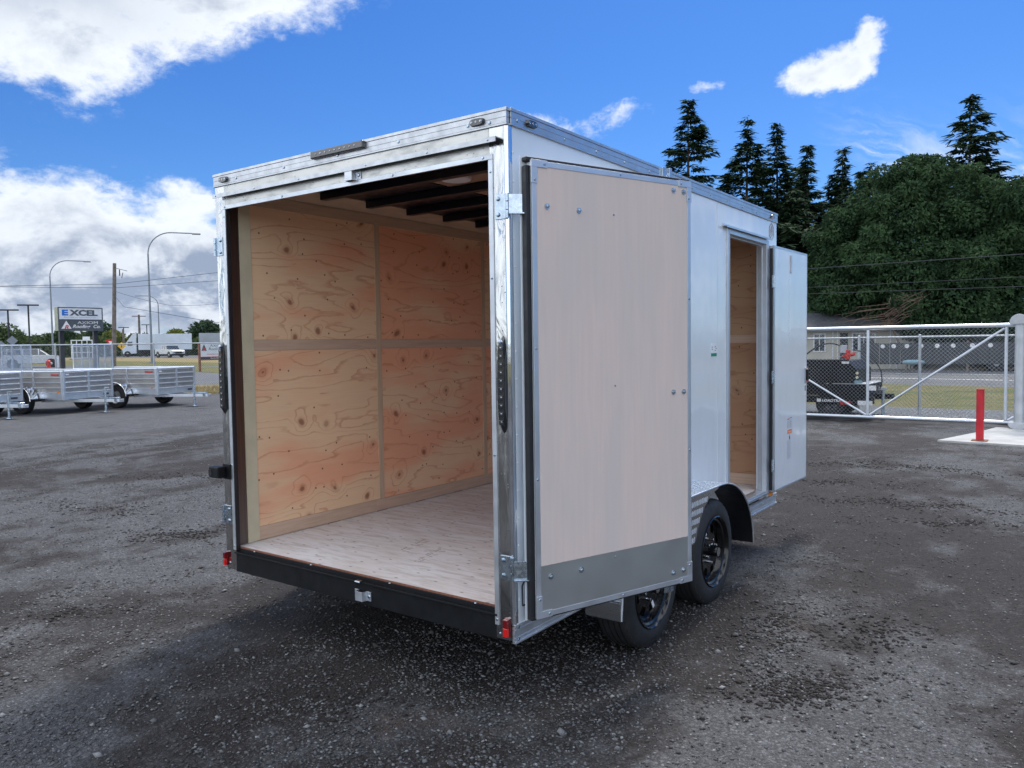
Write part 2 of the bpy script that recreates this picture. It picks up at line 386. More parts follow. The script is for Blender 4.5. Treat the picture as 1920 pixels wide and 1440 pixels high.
def leafmat(name, a, b, tr=.25):
    m, t = mat(name, a, .85, spec=.12)
    r = t.node('ShaderNodeNewGeometry').outputs['Random Per Island']
    big = t.noise(t.obj(), .8, 4, .65)
    c = t.mix(t.math('ADD', t.math('MULTIPLY', r, .45), t.math('MULTIPLY', t.ss(big, .36, .64), .55)), a, b)
    t.put(t.b.inputs['Base Color'], c)
    td = t.node('ShaderNodeBsdfTranslucent'); t.put(td.inputs[0], c)
    mx = t.node('ShaderNodeMixShader'); mx.inputs[0].default_value = tr
    t.l.new(t.b.outputs[0], mx.inputs[1]); t.l.new(td.outputs[0], mx.inputs[2])
    t.l.new(mx.outputs[0], t.n['Material Output'].inputs[0]); return m
MT['needles'] = leafmat('conifer_needles', (.014, .034, .020), (.060, .102, .052), .15)
MT['maple_leaf'] = leafmat('broadleaf_foliage', (.014, .036, .020), (.072, .130, .056), .22)
MT['far_leaf'] = leafmat('far_foliage', (.035, .060, .028), (.085, .115, .045), .2)
MT['yellow_leaf'] = leafmat('yellow_green_foliage', (.10, .13, .03), (.17, .18, .05), .2)
MT['grass_blade'] = leafmat('dry_grass_blades', (.18, .16, .07), (.42, .33, .17), .3)
def mesh_panel():
    """expanded metal infill seen as a fine grid: bars as geometry would be below a pixel"""
    m, t = mat('expanded_metal', (.62, .65, .68), .4, .8)
    return m
MT['stone'] = None
def stone():
    m, t = mat('loose_stone', (.14, .14, .15), .8)
    r = t.node('ShaderNodeNewGeometry').outputs['Random Per Island']
    cr = t.node('ShaderNodeValToRGB'); t.put(cr.inputs[0], r)
    e = cr.color_ramp.elements; e[0].color = (.04, .038, .038, 1); e[1].color = (.25, .255, .26, 1)
    q = e.new(.55); q.color = (.070, .069, .071, 1); q = e.new(.88); q.color = (.13, .132, .138, 1)
    t.put(t.b.inputs['Base Color'], cr.outputs[0]); return m
MT['stone'] = stone()
MT['clod'] = simple('damp_soil', (.017, .013, .012), .9, 0, .3, 9, .5, 40)

# ------------------------------------------------------------------ mesh helpers
class MB:
    def __init__(s): s.v = []; s.f = []
    def add(s, vs, fs):
        o = len(s.v); s.v += [tuple(q) for q in vs]; s.f += [tuple(i+o for i in f) for f in fs]; return s
    def box(s, x0, x1, y0, y1, z0, z1):
        return s.add([(x0,y0,z0),(x1,y0,z0),(x1,y1,z0),(x0,y1,z0),(x0,y0,z1),(x1,y0,z1),(x1,y1,z1),(x0,y1,z1)],
            [(0,3,2,1),(4,5,6,7),(0,1,5,4),(1,2,6,5),(2,3,7,6),(3,0,4,7)])
    def obox(s, o, u, v, n, u0, u1, v0, v1, n0, n1):
        """box in the frame (origin, three axes)"""
        o, u, v, n = map(Vector, (o, u, v, n))
        P = [o+u*a+v*b+n*c for a, b, c in ((u0,v0,n0),(u1,v0,n0),(u1,v1,n0),(u0,v1,n0),(u0,v0,n1),(u1,v0,n1),(u1,v1,n1),(u0,v1,n1))]
        F = [(0,3,2,1),(4,5,6,7),(0,1,5,4),(1,2,6,5),(2,3,7,6),(3,0,4,7)]
        if u.cross(v).dot(n) < 0: F = [f[::-1] for f in F]
        return s.add(P, F)
    def rod(s, p, q, r, n=8, r2=None, cap=True):
        p, q = Vector(p), Vector(q); d = (q-p)
        if d.length < 1e-6: return s
        d.normalize(); a = d.orthogonal().normalized(); b = d.cross(a); r2 = r if r2 is None else r2
        vs = [p+(a*math.cos(t)+b*math.sin(t))*r for t in (2*math.pi*i/n for i in range(n))]
        vs += [q+(a*math.cos(t)+b*math.sin(t))*r2 for t in (2*math.pi*i/n for i in range(n))]
        fs = [(i, (i+1) % n, n+(i+1) % n, n+i) for i in range(n)]
        if cap: fs += [tuple(range(n))[::-1], tuple(range(n, 2*n))]
        return s.add(vs, fs)
    def tube(s, pts, r, n=6):
        for a, b in zip(pts, pts[1:]): s.rod(a, b, r, n)
        return s
    def prism(s, pts, axis, a0, a1):
        """extrude a 2-D outline along axis 0/1/2"""
        def mk(p, a):
            q = [0, 0, 0]; q[axis] = a; o = [i for i in range(3) if i != axis]; q[o[0]] = p[0]; q[o[1]] = p[1]; return tuple(q)
        n = len(pts)
        return s.add([mk(p, a0) for p in pts]+[mk(p, a1) for p in pts],
            [tuple(range(n))[::-1], tuple(range(n, 2*n))]+[(i, (i+1) % n, n+(i+1) % n, n+i) for i in range(n)])
    def lathe(s, prof, c, ax, n=48, closed=False):
        """profile of (radius, along axis) spun round an axis vector"""
        ax = Vector(ax).normalized(); a = ax.orthogonal().normalized(); b = ax.cross(a); c = Vector(c); m = len(prof)
        vs = [c+ax*h+(a*math.cos(t)+b*math.sin(t))*r for t in (2*math.pi*i/n for i in range(n)) for r, h in prof]
        fs = []
        for i in range(n):
            j = (i+1) % n
            for k in range(m if closed else m-1):
                l = (k+1) % m; fs.append((i*m+k, i*m+l, j*m+l, j*m+k))
        return s.add(vs, fs)
    def dome(s, c, nrm, r, h=.5, n=8):
        nrm = Vector(nrm).normalized(); a = nrm.orthogonal().normalized(); b = nrm.cross(a); c = Vector(c)
        vs = []
        for rr, hh in ((1, 0), (.75, h*.7)):
            vs += [c+(a*math.cos(2*math.pi*i/n)+b*math.sin(2*math.pi*i/n))*r*rr+nrm*r*hh for i in range(n)]
        vs.append(c+nrm*r*h)
        return s.add(vs, [(i, (i+1) % n, n+(i+1) % n, n+i) for i in range(n)]+[(n+i, n+(i+1) % n, 2*n) for i in range(n)])
    def build(s, name, m, parent=None, bevel=0, smooth=False, kind=None, label=None, fixn=False):
        me = bpy.data.meshes.new(name); me.from_pydata(s.v, [], s.f)
        ms = m if isinstance(m, (list, tuple)) else [m]
        for q in ms: me.materials.append(MT[q] if isinstance(q, str) else q)
        if fixn:
            import bmesh
            bm = bmesh.new(); bm.from_mesh(me); bmesh.ops.recalc_face_normals(bm, faces=bm.faces); bm.to_mesh(me); bm.free()
        if smooth or bevel:
            me.polygons.foreach_set('use_smooth', [True]*len(me.polygons)); me.set_sharp_from_angle(angle=R(35))
        o = bpy.data.objects.new(name, me); C.objects.link(o)
        if parent is not None:
            o.parent = parent; o.matrix_parent_inverse = parent_inv(parent)
        if bevel:
            b = o.modifiers.new('bevel', 'BEVEL'); b.width = bevel; b.segments = 2; b.limit_method = 'ANGLE'; b.harden_normals = True
        if kind: o['kind'] = kind
        if label: o['label'] = label
        return o
def world_of(o):
    m = o.matrix_basis.copy()
    if o.parent is not None: m = world_of(o.parent) @ o.matrix_parent_inverse @ m
    return m
def parent_inv(p): return world_of(p).inverted()
def tag(o, label=None, cat=None, group=None, kind=None):
    if label: o['label'] = label
    if cat: o['category'] = cat
    if group: o['group'] = group
    if kind: o['kind'] = kind
    return o
def thing(name, label, cat, loc=(0, 0, 0), rz=0, group=None):
    o = bpy.data.objects.new(name, None); C.objects.link(o); o.location = loc; o.rotation_euler = (0, 0, rz)
    o.empty_display_size = .2
    return tag(o, label, cat, group)
def copy_tree(root, loc, rz, label):
    def cp(o, par):
        c = o.copy(); C.objects.link(c)
        if par is not None: c.parent = par
        for ch in [q for q in kids.get(o.name, [])]: cp(ch, c)
        return c
    kids = {}
    for o in C.objects:
        if o.parent is not None: kids.setdefault(o.parent.name, []).append(o)
    r = cp(root, None); r.location = loc; r.rotation_euler = (0, 0, rz); r['label'] = label
    return r
def npmesh(name, v, f, m, parent=None, kind=None, smooth=False):
    """fast mesh from numpy arrays; f is (n,3) or (n,4)"""
    me = bpy.data.meshes.new(name); k = f.shape[1]
    me.vertices.add(len(v)); me.vertices.foreach_set('co', v.astype(np.float32).ravel())
    me.loops.add(f.size); me.loops.foreach_set('vertex_index', f.astype(np.int32).ravel())
    me.polygons.add(len(f)); me.polygons.foreach_set('loop_start', np.arange(0, f.size, k, dtype=np.int32))
    me.update(calc_edges=True); me.validate()
    me.materials.append(MT[m])
    o = bpy.data.objects.new(name, me); C.objects.link(o)
    if parent is not None: o.parent = parent
    if kind: o['kind'] = kind
    return o
def text(s, name, mt, origin, right, upv, size, width=None, parent=None, depth=.002, shear=0, bold=0, label=None, align='LEFT'):
    cu = bpy.data.curves.new('lettering', 'FONT'); cu.body = s; cu.size = 1; cu.extrude = 0; cu.shear = shear; cu.offset = bold
    cu.resolution_u = 3
    to = bpy.data.objects.new('lettering', cu); C.objects.link(to)
    dg = bpy.context.evaluated_depsgraph_get(); me = bpy.data.meshes.new_from_object(to.evaluated_get(dg))
    bpy.data.objects.remove(to)
    xs = [v.co.x for v in me.vertices]; ys = [v.co.y for v in me.vertices]
    x0, x1, y0, y1 = min(xs), max(xs), min(ys), max(ys)
    sy = size/(y1-y0); sx = width/(x1-x0) if width else sy
    if align == 'CENTER': x0 = (x0+x1)/2
    r_, u_ = Vector(right).normalized(), Vector(upv).normalized(); n_ = r_.cross(u_); o_ = Vector(origin)
    vs = [o_+r_*(v.co.x-x0)*sx+u_*(v.co.y-y0)*sy+n_*depth for v in me.vertices]
    fs = [tuple(p.vertices) for p in me.polygons]
    bpy.data.meshes.remove(me)
    b = MB(); b.add(vs, fs)
    return b.build(name, mt, parent, label=label)
def gz(x, y=0):
    t = min(1, max(0, (-x-40)/75)); return .38*t*t*(3-2*t)

# ------------------------------------------------------------------ ground
def land():
    rad = [0, 20, 40, 60, 80, 95, 115, 140, 200, 300, 600, 1500]; n = 72; v = []; f = []
    for r_ in rad[1:]:
        for i in range(n):
            a = 2*math.pi*i/n; x, y = r_*math.cos(a), r_*math.sin(a); v.append((x, y, gz(x)-.05))
    v.append((0, 0, -.05)); c = len(v)-1
    for i in range(n): f.append((c, i, (i+1) % n))
    for k in range(len(rad)-2):
        for i in range(n): f.append((k*n+i, (k+1)*n+i, (k+1)*n+(i+1) % n, k*n+(i+1) % n))
    MB().add(v, f).build('ground', 'soil', smooth=True, kind='structure')
land()
SN, SU = (-.77, .64), (.64, .77)
def hgt(x, y):
    d = math.hypot(x-2, y+1)
    k = min(1, max(0, (d-.3)/2))
    return .016*mnoise.noise((x*.7, y*.35, 3))*k + .010*mnoise.noise((x*2.6, y*1.7, 9))
def lot():
    st = .25; xs = np.arange(-46, 30.01, st); ys = np.arange(-30, 17.31, st); nx, ny = len(xs), len(ys)
    v = np.zeros((ny, nx, 3)); X, Y = np.meshgrid(xs, ys); v[..., 0] = X; v[..., 1] = Y
    near = (X > -14) & (X < 14) & (Y > -6)
    for j, i in zip(*np.nonzero(near)): v[j, i, 2] = hgt(xs[i], ys[j])
    cx = X[:-1, :-1]+st/2; cy = Y[:-1, :-1]+st/2
    keep = (cx*SN[0]+cy*SN[1]) < 25.9
    j, i = np.nonzero(keep); a = j*nx+i
    f = np.stack([a, a+1, a+nx+1, a+nx], 1)
    o = npmesh('gravel_lot', v.reshape(-1, 3), f, 'gravel', kind='structure')
    o.data.polygons.foreach_set('use_smooth', [True]*len(o.data.polygons))
lot()
def sheet(name, A, B, z, m, kind='structure'):
    """strip between two polylines, following the land"""
    n = 24
    def samp(L, t):
        s = t*(len(L)-1); i = min(int(s), len(L)-2); k = s-i
        return (L[i][0]*(1-k)+L[i+1][0]*k, L[i][1]*(1-k)+L[i+1][1]*k)
    v = []
    for q in range(n+1):
        for p in (samp(A, q/n), samp(B, q/n)): v.append((*p, gz(p[0])+z))
    f = [(2*i, 2*i+2, 2*i+3, 2*i+1) for i in range(n)]
    o = MB().add(v, f).build(name, m, kind=kind, fixn=True)
    return o
sheet('verge', [(-46.5, -14.8), (-19.9, 16.5), (-14, 17.3)], [(-56, -2), (-27.2, 17.9), (-15, 21)], .02, 'dry')
sheet('side_road', [(-150, -14), (-43.1, 15.3), (-33.9, 16.4), (-27.2, 17.9), (-12, 21.5)], [(-150, 36), (-88.5, 32.8), (-67.5, 33.4), (-42.9, 28.3), (-12, 27.4)], -.01, 'asphalt')
sheet('roadside_lawn', [(-150, 36), (-88.5, 32.8), (-67.5, 33.4), (-42.9, 28.3), (-28, 30)], [(-150, 47), (-100, 46), (-70, 46), (-55, 46), (-40, 44)], .0, 'lawn')
sheet('dry_verge', [(-150, 47), (-100, 46), (-70, 46), (-55, 46), (-40, 44)], [(-153, 58), (-110, 59), (-90, 59.6), (-60, 61), (-40, 60)], .0, 'dry')
sheet('far_road', [(-230, 59), (-153, 58), (-110, 59), (-90, 59.6), (-40, 60)], [(-230, 84), (-153, 84), (-110, 84), (-90, 84), (-40, 84)], -.015, 'asphalt')
# right side: gravel strip, lawn, road with edge line, far verge
sheet('gravel_strip', [(-12, 15.3), (0, 15.2), (3.3, 14.4), (14, 14.2)], [(-12, 17.6), (0, 17.6), (3.2, 17.5), (16, 17.3)], .030, 'pale_gravel')
sheet('lawn', [(-14, 17.5), (0, 17.5), (16, 17.2)], [(-14, 29.2), (-4.8, 28.6), (2.6, 27.4), (16, 25.5)], .01, 'lawn')
sheet('road', [(-60, 36), (-14, 29.8), (-4.8, 28.6), (2.6, 27.4), (60, 18)], [(-60, 52), (-14, 45.4), (-9, 44.6), (1.8, 43.4), (60, 34)], .0, 'asphalt')
for k, nm in ((.30, 'road_line'), (.62, 'centre_line')):
    A = [(-60, 36), (-14, 29.8), (-4.8, 28.6), (2.6, 27.4), (60, 18)]; B = [(-60, 52), (-14, 45.4), (-9, 44.6), (1.8, 43.4), (60, 34)]
    L = [(a[0]*(1-k)+b[0]*k, a[1]*(1-k)+b[1]*k) for a, b in zip(A, B)]
    sheet(nm, L, [(x, y+.22) for x, y in L], .005, 'print_white')
sheet('far_verge', [(-60, 52.1), (-14, 45.5), (1.8, 43.5), (60, 34.2)], [(-60, 64), (-14, 57), (1.8, 55), (60, 46)], .012, 'dry')

# loose stones, thickest in the swept-up patches
def stones():
    cx, cy = 4.14, -2.76; pts = []
    want = 100000; fwx, fwy = -math.sin(H), math.cos(H)
    while len(pts) < want:
        n = 40000; t = rng.random(n); d = 1.6+15*t**1.6; a = (rng.random(n)-.5)*R(80)
        x = cx+d*(fwx*np.cos(a)-fwy*np.sin(a)); y = cy+d*(fwy*np.cos(a)+fwx*np.sin(a)); u = rng.random(n)
        for i in range(n):
            X, Y = float(x[i]), float(y[i])
            if Y > 14.5 or (-.02 < X < 2.2 and -.1 < Y < 3.7 and False): continue
            q = .5+.9*mnoise.noise((X*.5, Y*.3, 1.5))+.55*mnoise.noise((X*1.9, Y*1.4, 4))
            if u[i] < max(.20, min(1, (q-.30)*1.9)): pts.append((X, Y, d[i]))
            if len(pts) >= want: break
    p = np.array(pts); n = len(p)
    base = np.array([(1, 0, 0), (0, 1, 0), (-1, 0, 0), (0, -1, 0), (0, 0, 1), (0, 0, -1)], float)
    fc = np.array([(0, 1, 4), (1, 2, 4), (2, 3, 4), (3, 0, 4), (1, 0, 5), (2, 1, 5), (3, 2, 5), (0, 3, 5)])
    s = (.0032+.0072*rng.random(n)**2.2)*np.where(rng.random(n) > .985, 2.0, 1)
    V = base[None]*(1+.35*(rng.random((n, 6, 1))-.5))
    a = rng.random(n)*6.28; ca, sa = np.cos(a), np.sin(a)
    sc = np.stack([s*(1+.5*rng.random(n)), s*(.7+.4*rng.random(n)), s*(.4+.35*rng.random(n))], 1)
    V = V*sc[:, None]
    x = V[..., 0]*ca[:, None]-V[..., 1]*sa[:, None]; y = V[..., 0]*sa[:, None]+V[..., 1]*ca[:, None]; z = V[..., 2]
    tl = (rng.random((n, 1))-.5)*.7; z = z+x*tl
    hz = np.array([hgt(q[0], q[1]) for q in pts])
    V = np.stack([x+p[:, 0:1], y+p[:, 1:2], z+hz[:, None]+s[:, None]*.25], -1)
    F = (fc[None]+6*np.arange(n)[:, None, None]).reshape(-1, 3)
    tag(npmesh('loose_gravel', V.reshape(-1, 3), F, 'stone'), 'loose grey stones scattered over the dark gravel yard', 'gravel', kind='stuff')
stones()
# darker damp soil thrown up in small heaps and along old tyre tracks
def clods():
    g = np.random.default_rng(12); P_ = []
    spots = [(-2.36, 1.05, .55, .16, 420, .3), (-4.1, 1.2, .7, .10, 160, .2), (-5.2, 2.8, .9, .12, 220, .4), (-5.1, 4.7, 1.1, .12, 240, .4), (-3.3, 3.7, .8, .10, 160, .4),
        (3.12, .95, .26, .12, 520, .2), (2.8, 1.75, .35, .14, 340, 1.2), (3.25, 1.85, .4, .12, 240, .6), (2.37, 5.7, .8, .12, 280, .3), (3.0, 5.8, .8, .14, 300, .1), (1.9, 6.7, .9, .12, 260, .3), (1.5, 8.0, 1.2, .14, 340, .2), (2.6, 8.3, 1.4, .14, 420, -.1), (3.3, 5.1, .7, .1, 200, .2), (-.9, -.4, .3, .1, 130, .3), (1.4, -.44, .25, .08, 90, .3)]
    for x, y, lx, ly, n, an in spots:
        u = g.normal(size=n)*lx*.5; v = g.normal(size=n)*ly*(.5+g.random(n))+.10*np.sin(u*7)
        for a, b_ in zip(u, v): P_.append((x+a*math.cos(an)-b_*math.sin(an), y+a*math.sin(an)+b_*math.cos(an)))
    n = len(P_); p = np.array(P_)
    base = np.array([(1, 0, 0), (0, 1, 0), (-1, 0, 0), (0, -1, 0), (0, 0, 1), (0, 0, -1)], float)
    fc = np.array([(0, 1, 4), (1, 2, 4), (2, 3, 4), (3, 0, 4), (1, 0, 5), (2, 1, 5), (3, 2, 5), (0, 3, 5)])
    s = .005+.011*g.random(n)**2; V = base[None]*(1+.6*(g.random((n, 6, 1))-.5)); a = g.random(n)*6.28
    V = V*np.stack([s*1.5, s, s*.5], 1)[:, None]
    x = V[..., 0]*np.cos(a)[:, None]-V[..., 1]*np.sin(a)[:, None]; y = V[..., 0]*np.sin(a)[:, None]+V[..., 1]*np.cos(a)[:, None]
    hz = np.array([hgt(*q) for q in P_]); V = np.stack([x+p[:, :1], y+p[:, 1:], V[..., 2]+hz[:, None]+.002], -1)
    tag(npmesh('loose_soil', V.reshape(-1, 3), (fc[None]+6*np.arange(n)[:, None, None]).reshape(-1, 3), 'clod'), 'dark damp clods of soil scattered along old tyre tracks', 'soil', kind='stuff')
clods()
# dry grass tufts along the left verge and under the small trailers
def blades(name, label, n, fn, hmin, hmax, wd):
    P_ = np.array([fn() for _ in range(n)]); h = hmin+(hmax-hmin)*rng.random(n); a = rng.random(n)*6.28; le = (rng.random(n)-.5)*.8*h
    dxy = np.stack([np.cos(a), np.sin(a)], 1)
    z = np.array([gz(q[0]) for q in P_])
    v0 = np.column_stack([P_-dxy*wd, z]); v1 = np.column_stack([P_+dxy*wd, z])
    v2 = np.column_stack([P_+np.stack([-np.sin(a), np.cos(a)], 1)*le[:, None], z+h])
    V = np.stack([v0, v1, v2], 1).reshape(-1, 3); F = np.arange(3*n).reshape(-1, 3)
    tag(npmesh(name, V, F, 'grass_blade'), label, 'grass', kind='stuff')
def vpt():
    s = 24.6+rng.random()*5; t = -26+rng.random()*32; return (SN[0]*s+SU[0]*t, SN[1]*s+SU[1]*t)
blades('dry_grass', 'dry yellow grass growing along the chain link fence', 16000, vpt, .08, .26, .012)

# ------------------------------------------------------------------ the enclosed cargo trailer
W, L, T, BZ = 2.13, 3.66, 2.653, .313
ct = thing('cargo_trailer', 'large white enclosed cargo trailer with both rear barn doors open and plywood interior', 'trailer', (0, 0, 0))
# floor and frame
for i, (a, b) in enumerate(((.035, 1.22), (1.223, 2.44), (2.443, 3.6))):
    MB().box(.062, 2.068, a, b, .437, .4545).build('floor_panel', 'floor', ct, .001)
MB().box(.09, 2.04, .0, .07, .315, .424).build('rear_beam', 'black', ct, .003)
b = MB().box(.09, 2.04, -.010, .012, .424, .434).box(.085, 2.045, .013, .034, .4242, .452); b.build('sill_angle', 'black', ct, .002)
MB().box(.1, 2.03, .020, .0345, .4525, .4575).build('sill_edge', 'rust_wood', ct)
b = MB()
for x in (.25, .75, 1.35, 1.9): b.dome((x, .016, .452), (0, 0, 1), .007, .7)
b.build('screws', 'galv', ct, smooth=True, kind='stuff')
b = MB()
for x in (.12, 1.95): b.box(x, x+.06, .08, L-.06, .30, .42)
for y in np.arange(.6, 3.5, .41): b.box(.19, 1.94, y, y+.04, .36, .43)
b.build('chassis', 'black', ct)
b = MB()
for y in (1.04, 1.90): b.rod((.14, y, .325), (2.0, y, .325), .03)
for x in (.2, 1.93): b.box(x, x+.05, .7, 2.3, .28, .31)
b.build('axle', 'black', ct)
b = MB().prism([(.42, L-.03), (1.0, L+1.25), (1.13, L+1.25), (1.71, L-.03), (1.6, L-.03), (1.09, L+1.1), (1.04, L+1.1), (.53, L-.03)], 2, .33, .42)
b.build('tongue', 'black', ct, fixn=True)
# walls: right side outer skin, with the man door opening
DY0, DY1, DZ0, DZ1 = 2.60, 3.385, .455, 2.385
def wallpanel(x0, x1, y0, y1, z0, z1, name='side_panel', m='white', b=.002): return MB().box(x0, x1, y0, y1, z0, z1).build(name, m, ct, b)
wallpanel(2.112, 2.130, .026, 2.389, .397, 2.585)
b = MB().box(2.112, 2.1285, 2.391, 2.555, .397, 2.585).box(2.112, 2.1285, 2.555, 3.44, 2.42, 2.585).box(2.112, 2.1285, 3.44, L-.002, .397, 2.585)
b.build('side_panel', 'white', ct)
MB().box(2.1300, 2.1325, 2.383, 2.396, .397, 2.585).build('panel_joint', 'white', ct)
wallpanel(.0, .02, .026, L, .397, 2.585)
wallpanel(.0, W-.02, L-.02, L, .397, 2.585, 'front_panel')
MB().box(.01, W-.01, .01, L-.01, 2.622, 2.640).build('roof', 'alu_white', ct)
# interior lining, left wall, seen through the rear opening
def lp(y0, y1, z0, z1, name, m, x1=.060, x0=.045): return MB().box(x0, x1, y0, y1, z0, z1).build(name, m, ct, .0008)
lp(.008, .108, .457, 2.56, 'jamb_liner', 'liner', .062, .02)
lp(.1085, .190, .457, 2.50, 'corner_post', 'cream', .066)
for a, c in ((.1905, 1.2185), (1.2665, 2.4385), (2.4865, 3.6)):
    lp(a, c, 1.689, 2.4985, 'wall_panel', 'ply_side'); lp(a, c, .5415, 1.6215, 'wall_panel', 'ply_side')
    lp(a, c, 1.622, 1.6885, 'belt_strip', 'batten_h', .0625)
for a in (1.219, 2.439): lp(a, a+.047, .5415, 2.4985, 'upright_strip', 'batten_v', .063)
for a, c in ((.1905, 1.185), (1.186, 2.45), (2.451, 3.6)): lp(a, c, .4575, .541, 'base_strip', 'batten_h', .0635)
for a, c in ((.1, 1.2185), (1.2195, 2.45), (2.451, 3.6)): lp(a, c, 2.499, 2.567, 'crown_strip', 'crown', .0655)
def cove(xa, xb, name='cove_board'):
    sg = 1 if xb > xa else -1
    MB().prism([(xa, 2.570), (xb, 2.598), (xb, 2.608), (xa-.008*sg, 2.580)], 1, .05, 3.6).build(name, 'crown', ct, fixn=True)
cove(.062, .262); cove(2.068, 1.90)
# right wall and front wall lining
for y0, y1, z0, z1 in ((.11, 2.55, .457, 2.57), (2.55, 3.44, 2.42, 2.57), (3.44, 3.6, .457, 2.57)):
    MB().box(2.070, 2.085, y0, y1, z0, z1).build('wall_panel', 'ply_side', ct)
for y in (.6, 1.2, 1.8, 2.4): MB().box(2.085, 2.112, y, y+.04, .44, 2.6).build('stud', 'black', ct)
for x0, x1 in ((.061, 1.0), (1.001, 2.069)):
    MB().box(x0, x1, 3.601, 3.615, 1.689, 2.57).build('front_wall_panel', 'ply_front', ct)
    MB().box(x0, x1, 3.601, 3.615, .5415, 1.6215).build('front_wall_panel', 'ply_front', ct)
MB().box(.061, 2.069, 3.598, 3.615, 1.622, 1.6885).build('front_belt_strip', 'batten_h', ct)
MB().box(.061, 2.069, 3.597, 3.615, .4575, .541).build('front_base_strip', 'batten_h', ct)
# ceiling: roof bows and panels between them, luan on the right half, dark navy on the left
yb = [.20+.388*i for i in range(9)]
for y in yb: MB().box(.263, 1.90, y-.026, y+.026, 2.556, 2.603).build('roof_bow', 'navy', ct, .004)
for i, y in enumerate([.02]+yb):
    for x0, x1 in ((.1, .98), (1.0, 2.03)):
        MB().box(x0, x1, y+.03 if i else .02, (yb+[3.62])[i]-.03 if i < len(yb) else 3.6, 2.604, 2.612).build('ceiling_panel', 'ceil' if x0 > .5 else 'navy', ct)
b = MB(); b.lathe([(0, -.028), (.05, -.026), (.085, -.018), (.092, -.004), (.092, 0)], (1.215, .75, 2.600), (0, 0, 1), 24)
b.build('dome_lamp', 'sign_white', ct, smooth=True, fixn=True)
# rear frame: posts, header, trims
def postx(x0, x1, name='rear_post'): return MB().box(x0, x1, -.002, .022, BZ+.01, 2.582).build(name, 'polished', ct, .002)
postx(.004, .0985); postx(2.031, 2.112)
MB().box(.1, 2.030, -.001, .02, 2.452, 2.582).build('header', 'header', ct, .001)
b = MB()
for sx, x in ((1, 2.112), (-1, .018)):
    pts = []
    for i in range(7):
        a = R(90*i/6); pts.append((x+sx*.018*math.sin(a), .016-.018*math.cos(a)))
    pts += [(x+sx*.018, .030), (x, .030)]
    MB().prism(pts, 2, .40 if sx > 0 else .33, 2.582).build('corner_trim', 'chrome', ct, smooth=True, fixn=True)
b = MB().box(.03, 2.092, -.036, -.002, 2.526, 2.530).box(.03, 2.092, -.038, -.034, 2.508, 2.5295)
b.build('drip_rail', 'alu', ct)
MB().box(.080, 2.052, -.007, -.001, 2.4435, 2.467).build('opening_trim', 'alu_white', ct, .0015)
MB().box(2.028, 2.052, -.008, -.002, .385, 2.443).build('opening_trim', 'alu_white', ct, .0015)
MB().box(.080, .104, -.008, -.002, .445, 2.443).build('opening_trim', 'alu_white', ct, .0015)
MB().box(.104, .110, -.004, .02, .445, 2.443).build('weather_strip', 'seal', ct)
# top rail all round, with its rolled lip
def toprail(x0, x1, y0, y1, name='top_rail'):
    b = MB().box(x0, x1, y0, y1, 2.588, 2.638)
    b.box(x0-.003, x1+.003, y0-.003, y1+.003, 2.6385, 2.653); b.box(x0-.002, x1+.002, y0-.002, y1+.002, 2.579, 2.5875)
    b.box(x0-.0015, x1+.0015, y0-.0015, y1+.0015, 2.612, 2.6145)
    b.build(name, 'alu', ct, .0012)
toprail(.0, W, -.008, .012); toprail(W-.012, W+.008, .016, L-.004); toprail(-.008, .012, .016, L-.004); toprail(.016, W-.016, L-.012, L+.008)
b = MB()
for x in np.linspace(.22, 1.92, 5): b.dome((x, -.008, 2.606), (0, -1, 0), .009, .6)
b.dome((2.04, -.008, 2.60), (0, -1, 0), .009, .6); b.dome((W+.008, .065, 2.606), (1, 0, 0), .009, .6)
for y in np.arange(.45, 3.5, .30): b.dome((W+.008, y, 2.603), (1, 0, 0), .008, .6)
for x in (.06, .42, .8, 1.3, 1.7, 2.05): b.dome((x, -.038, 2.519), (0, -1, 0), .006, .6)
for x in (.1, .62, 1.45, 2.0): b.dome((x, -.007, 2.455), (0, -1, 0), .007, .6)
for z in (.41, 1.15, 2.39, 1.93): b.dome((2.040, -.008, z), (0, -1, 0), .007, .6)
for z in (.47, .95, 1.72, 2.4): b.dome((.092, -.008, z), (0, -1, 0), .006, .6)
for x, z in ((2.053, .345), (.035, .36)): b.dome((x, -.002, z), (0, -1, 0), .008, .6)
b.build('rivets', 'galv', ct, smooth=True, kind='stuff')
b = MB()
for z in np.arange(.5, 2.5, .123): b.dome((2.130, .040, z), (1, 0, 0), .006, .6)
for z in np.arange(.95, 2.36, .155): b.dome((2.1285, 2.545, z), (1, 0, 0), .006, .6)
b.build('skin_rivets', 'white', ct, smooth=True, kind='stuff')
# lower side rail (ribbed extrusion)
def skirt(x, s, y0, y1):
    b = MB().box(min(x, x+s*.012), max(x, x+s*.012), y0, y1, .318, .395)
    for z0, z1, d in ((.313, .322, .020), (.336, .339, .015), (.372, .376, .016), (.389, .398, .018)): b.box(min(x, x+s*d), max(x, x+s*d), y0, y1, z0, z1)
    return b.build('side_rail', 'alu_white', ct, .001)
skirt(2.118, 1, .0, L); skirt(.012, -1, .0, L)
b = MB()
for y in (.03, .03, .30, 2.75, 3.05, 3.35, 3.6):
    for z in ((.329, .382) if y in (.03, 3.6) else (.356,)): b.dome((2.131, y, z), (1, 0, 0), .008, .6)
b.build('rail_rivets', 'galv', ct, smooth=True, kind='stuff')
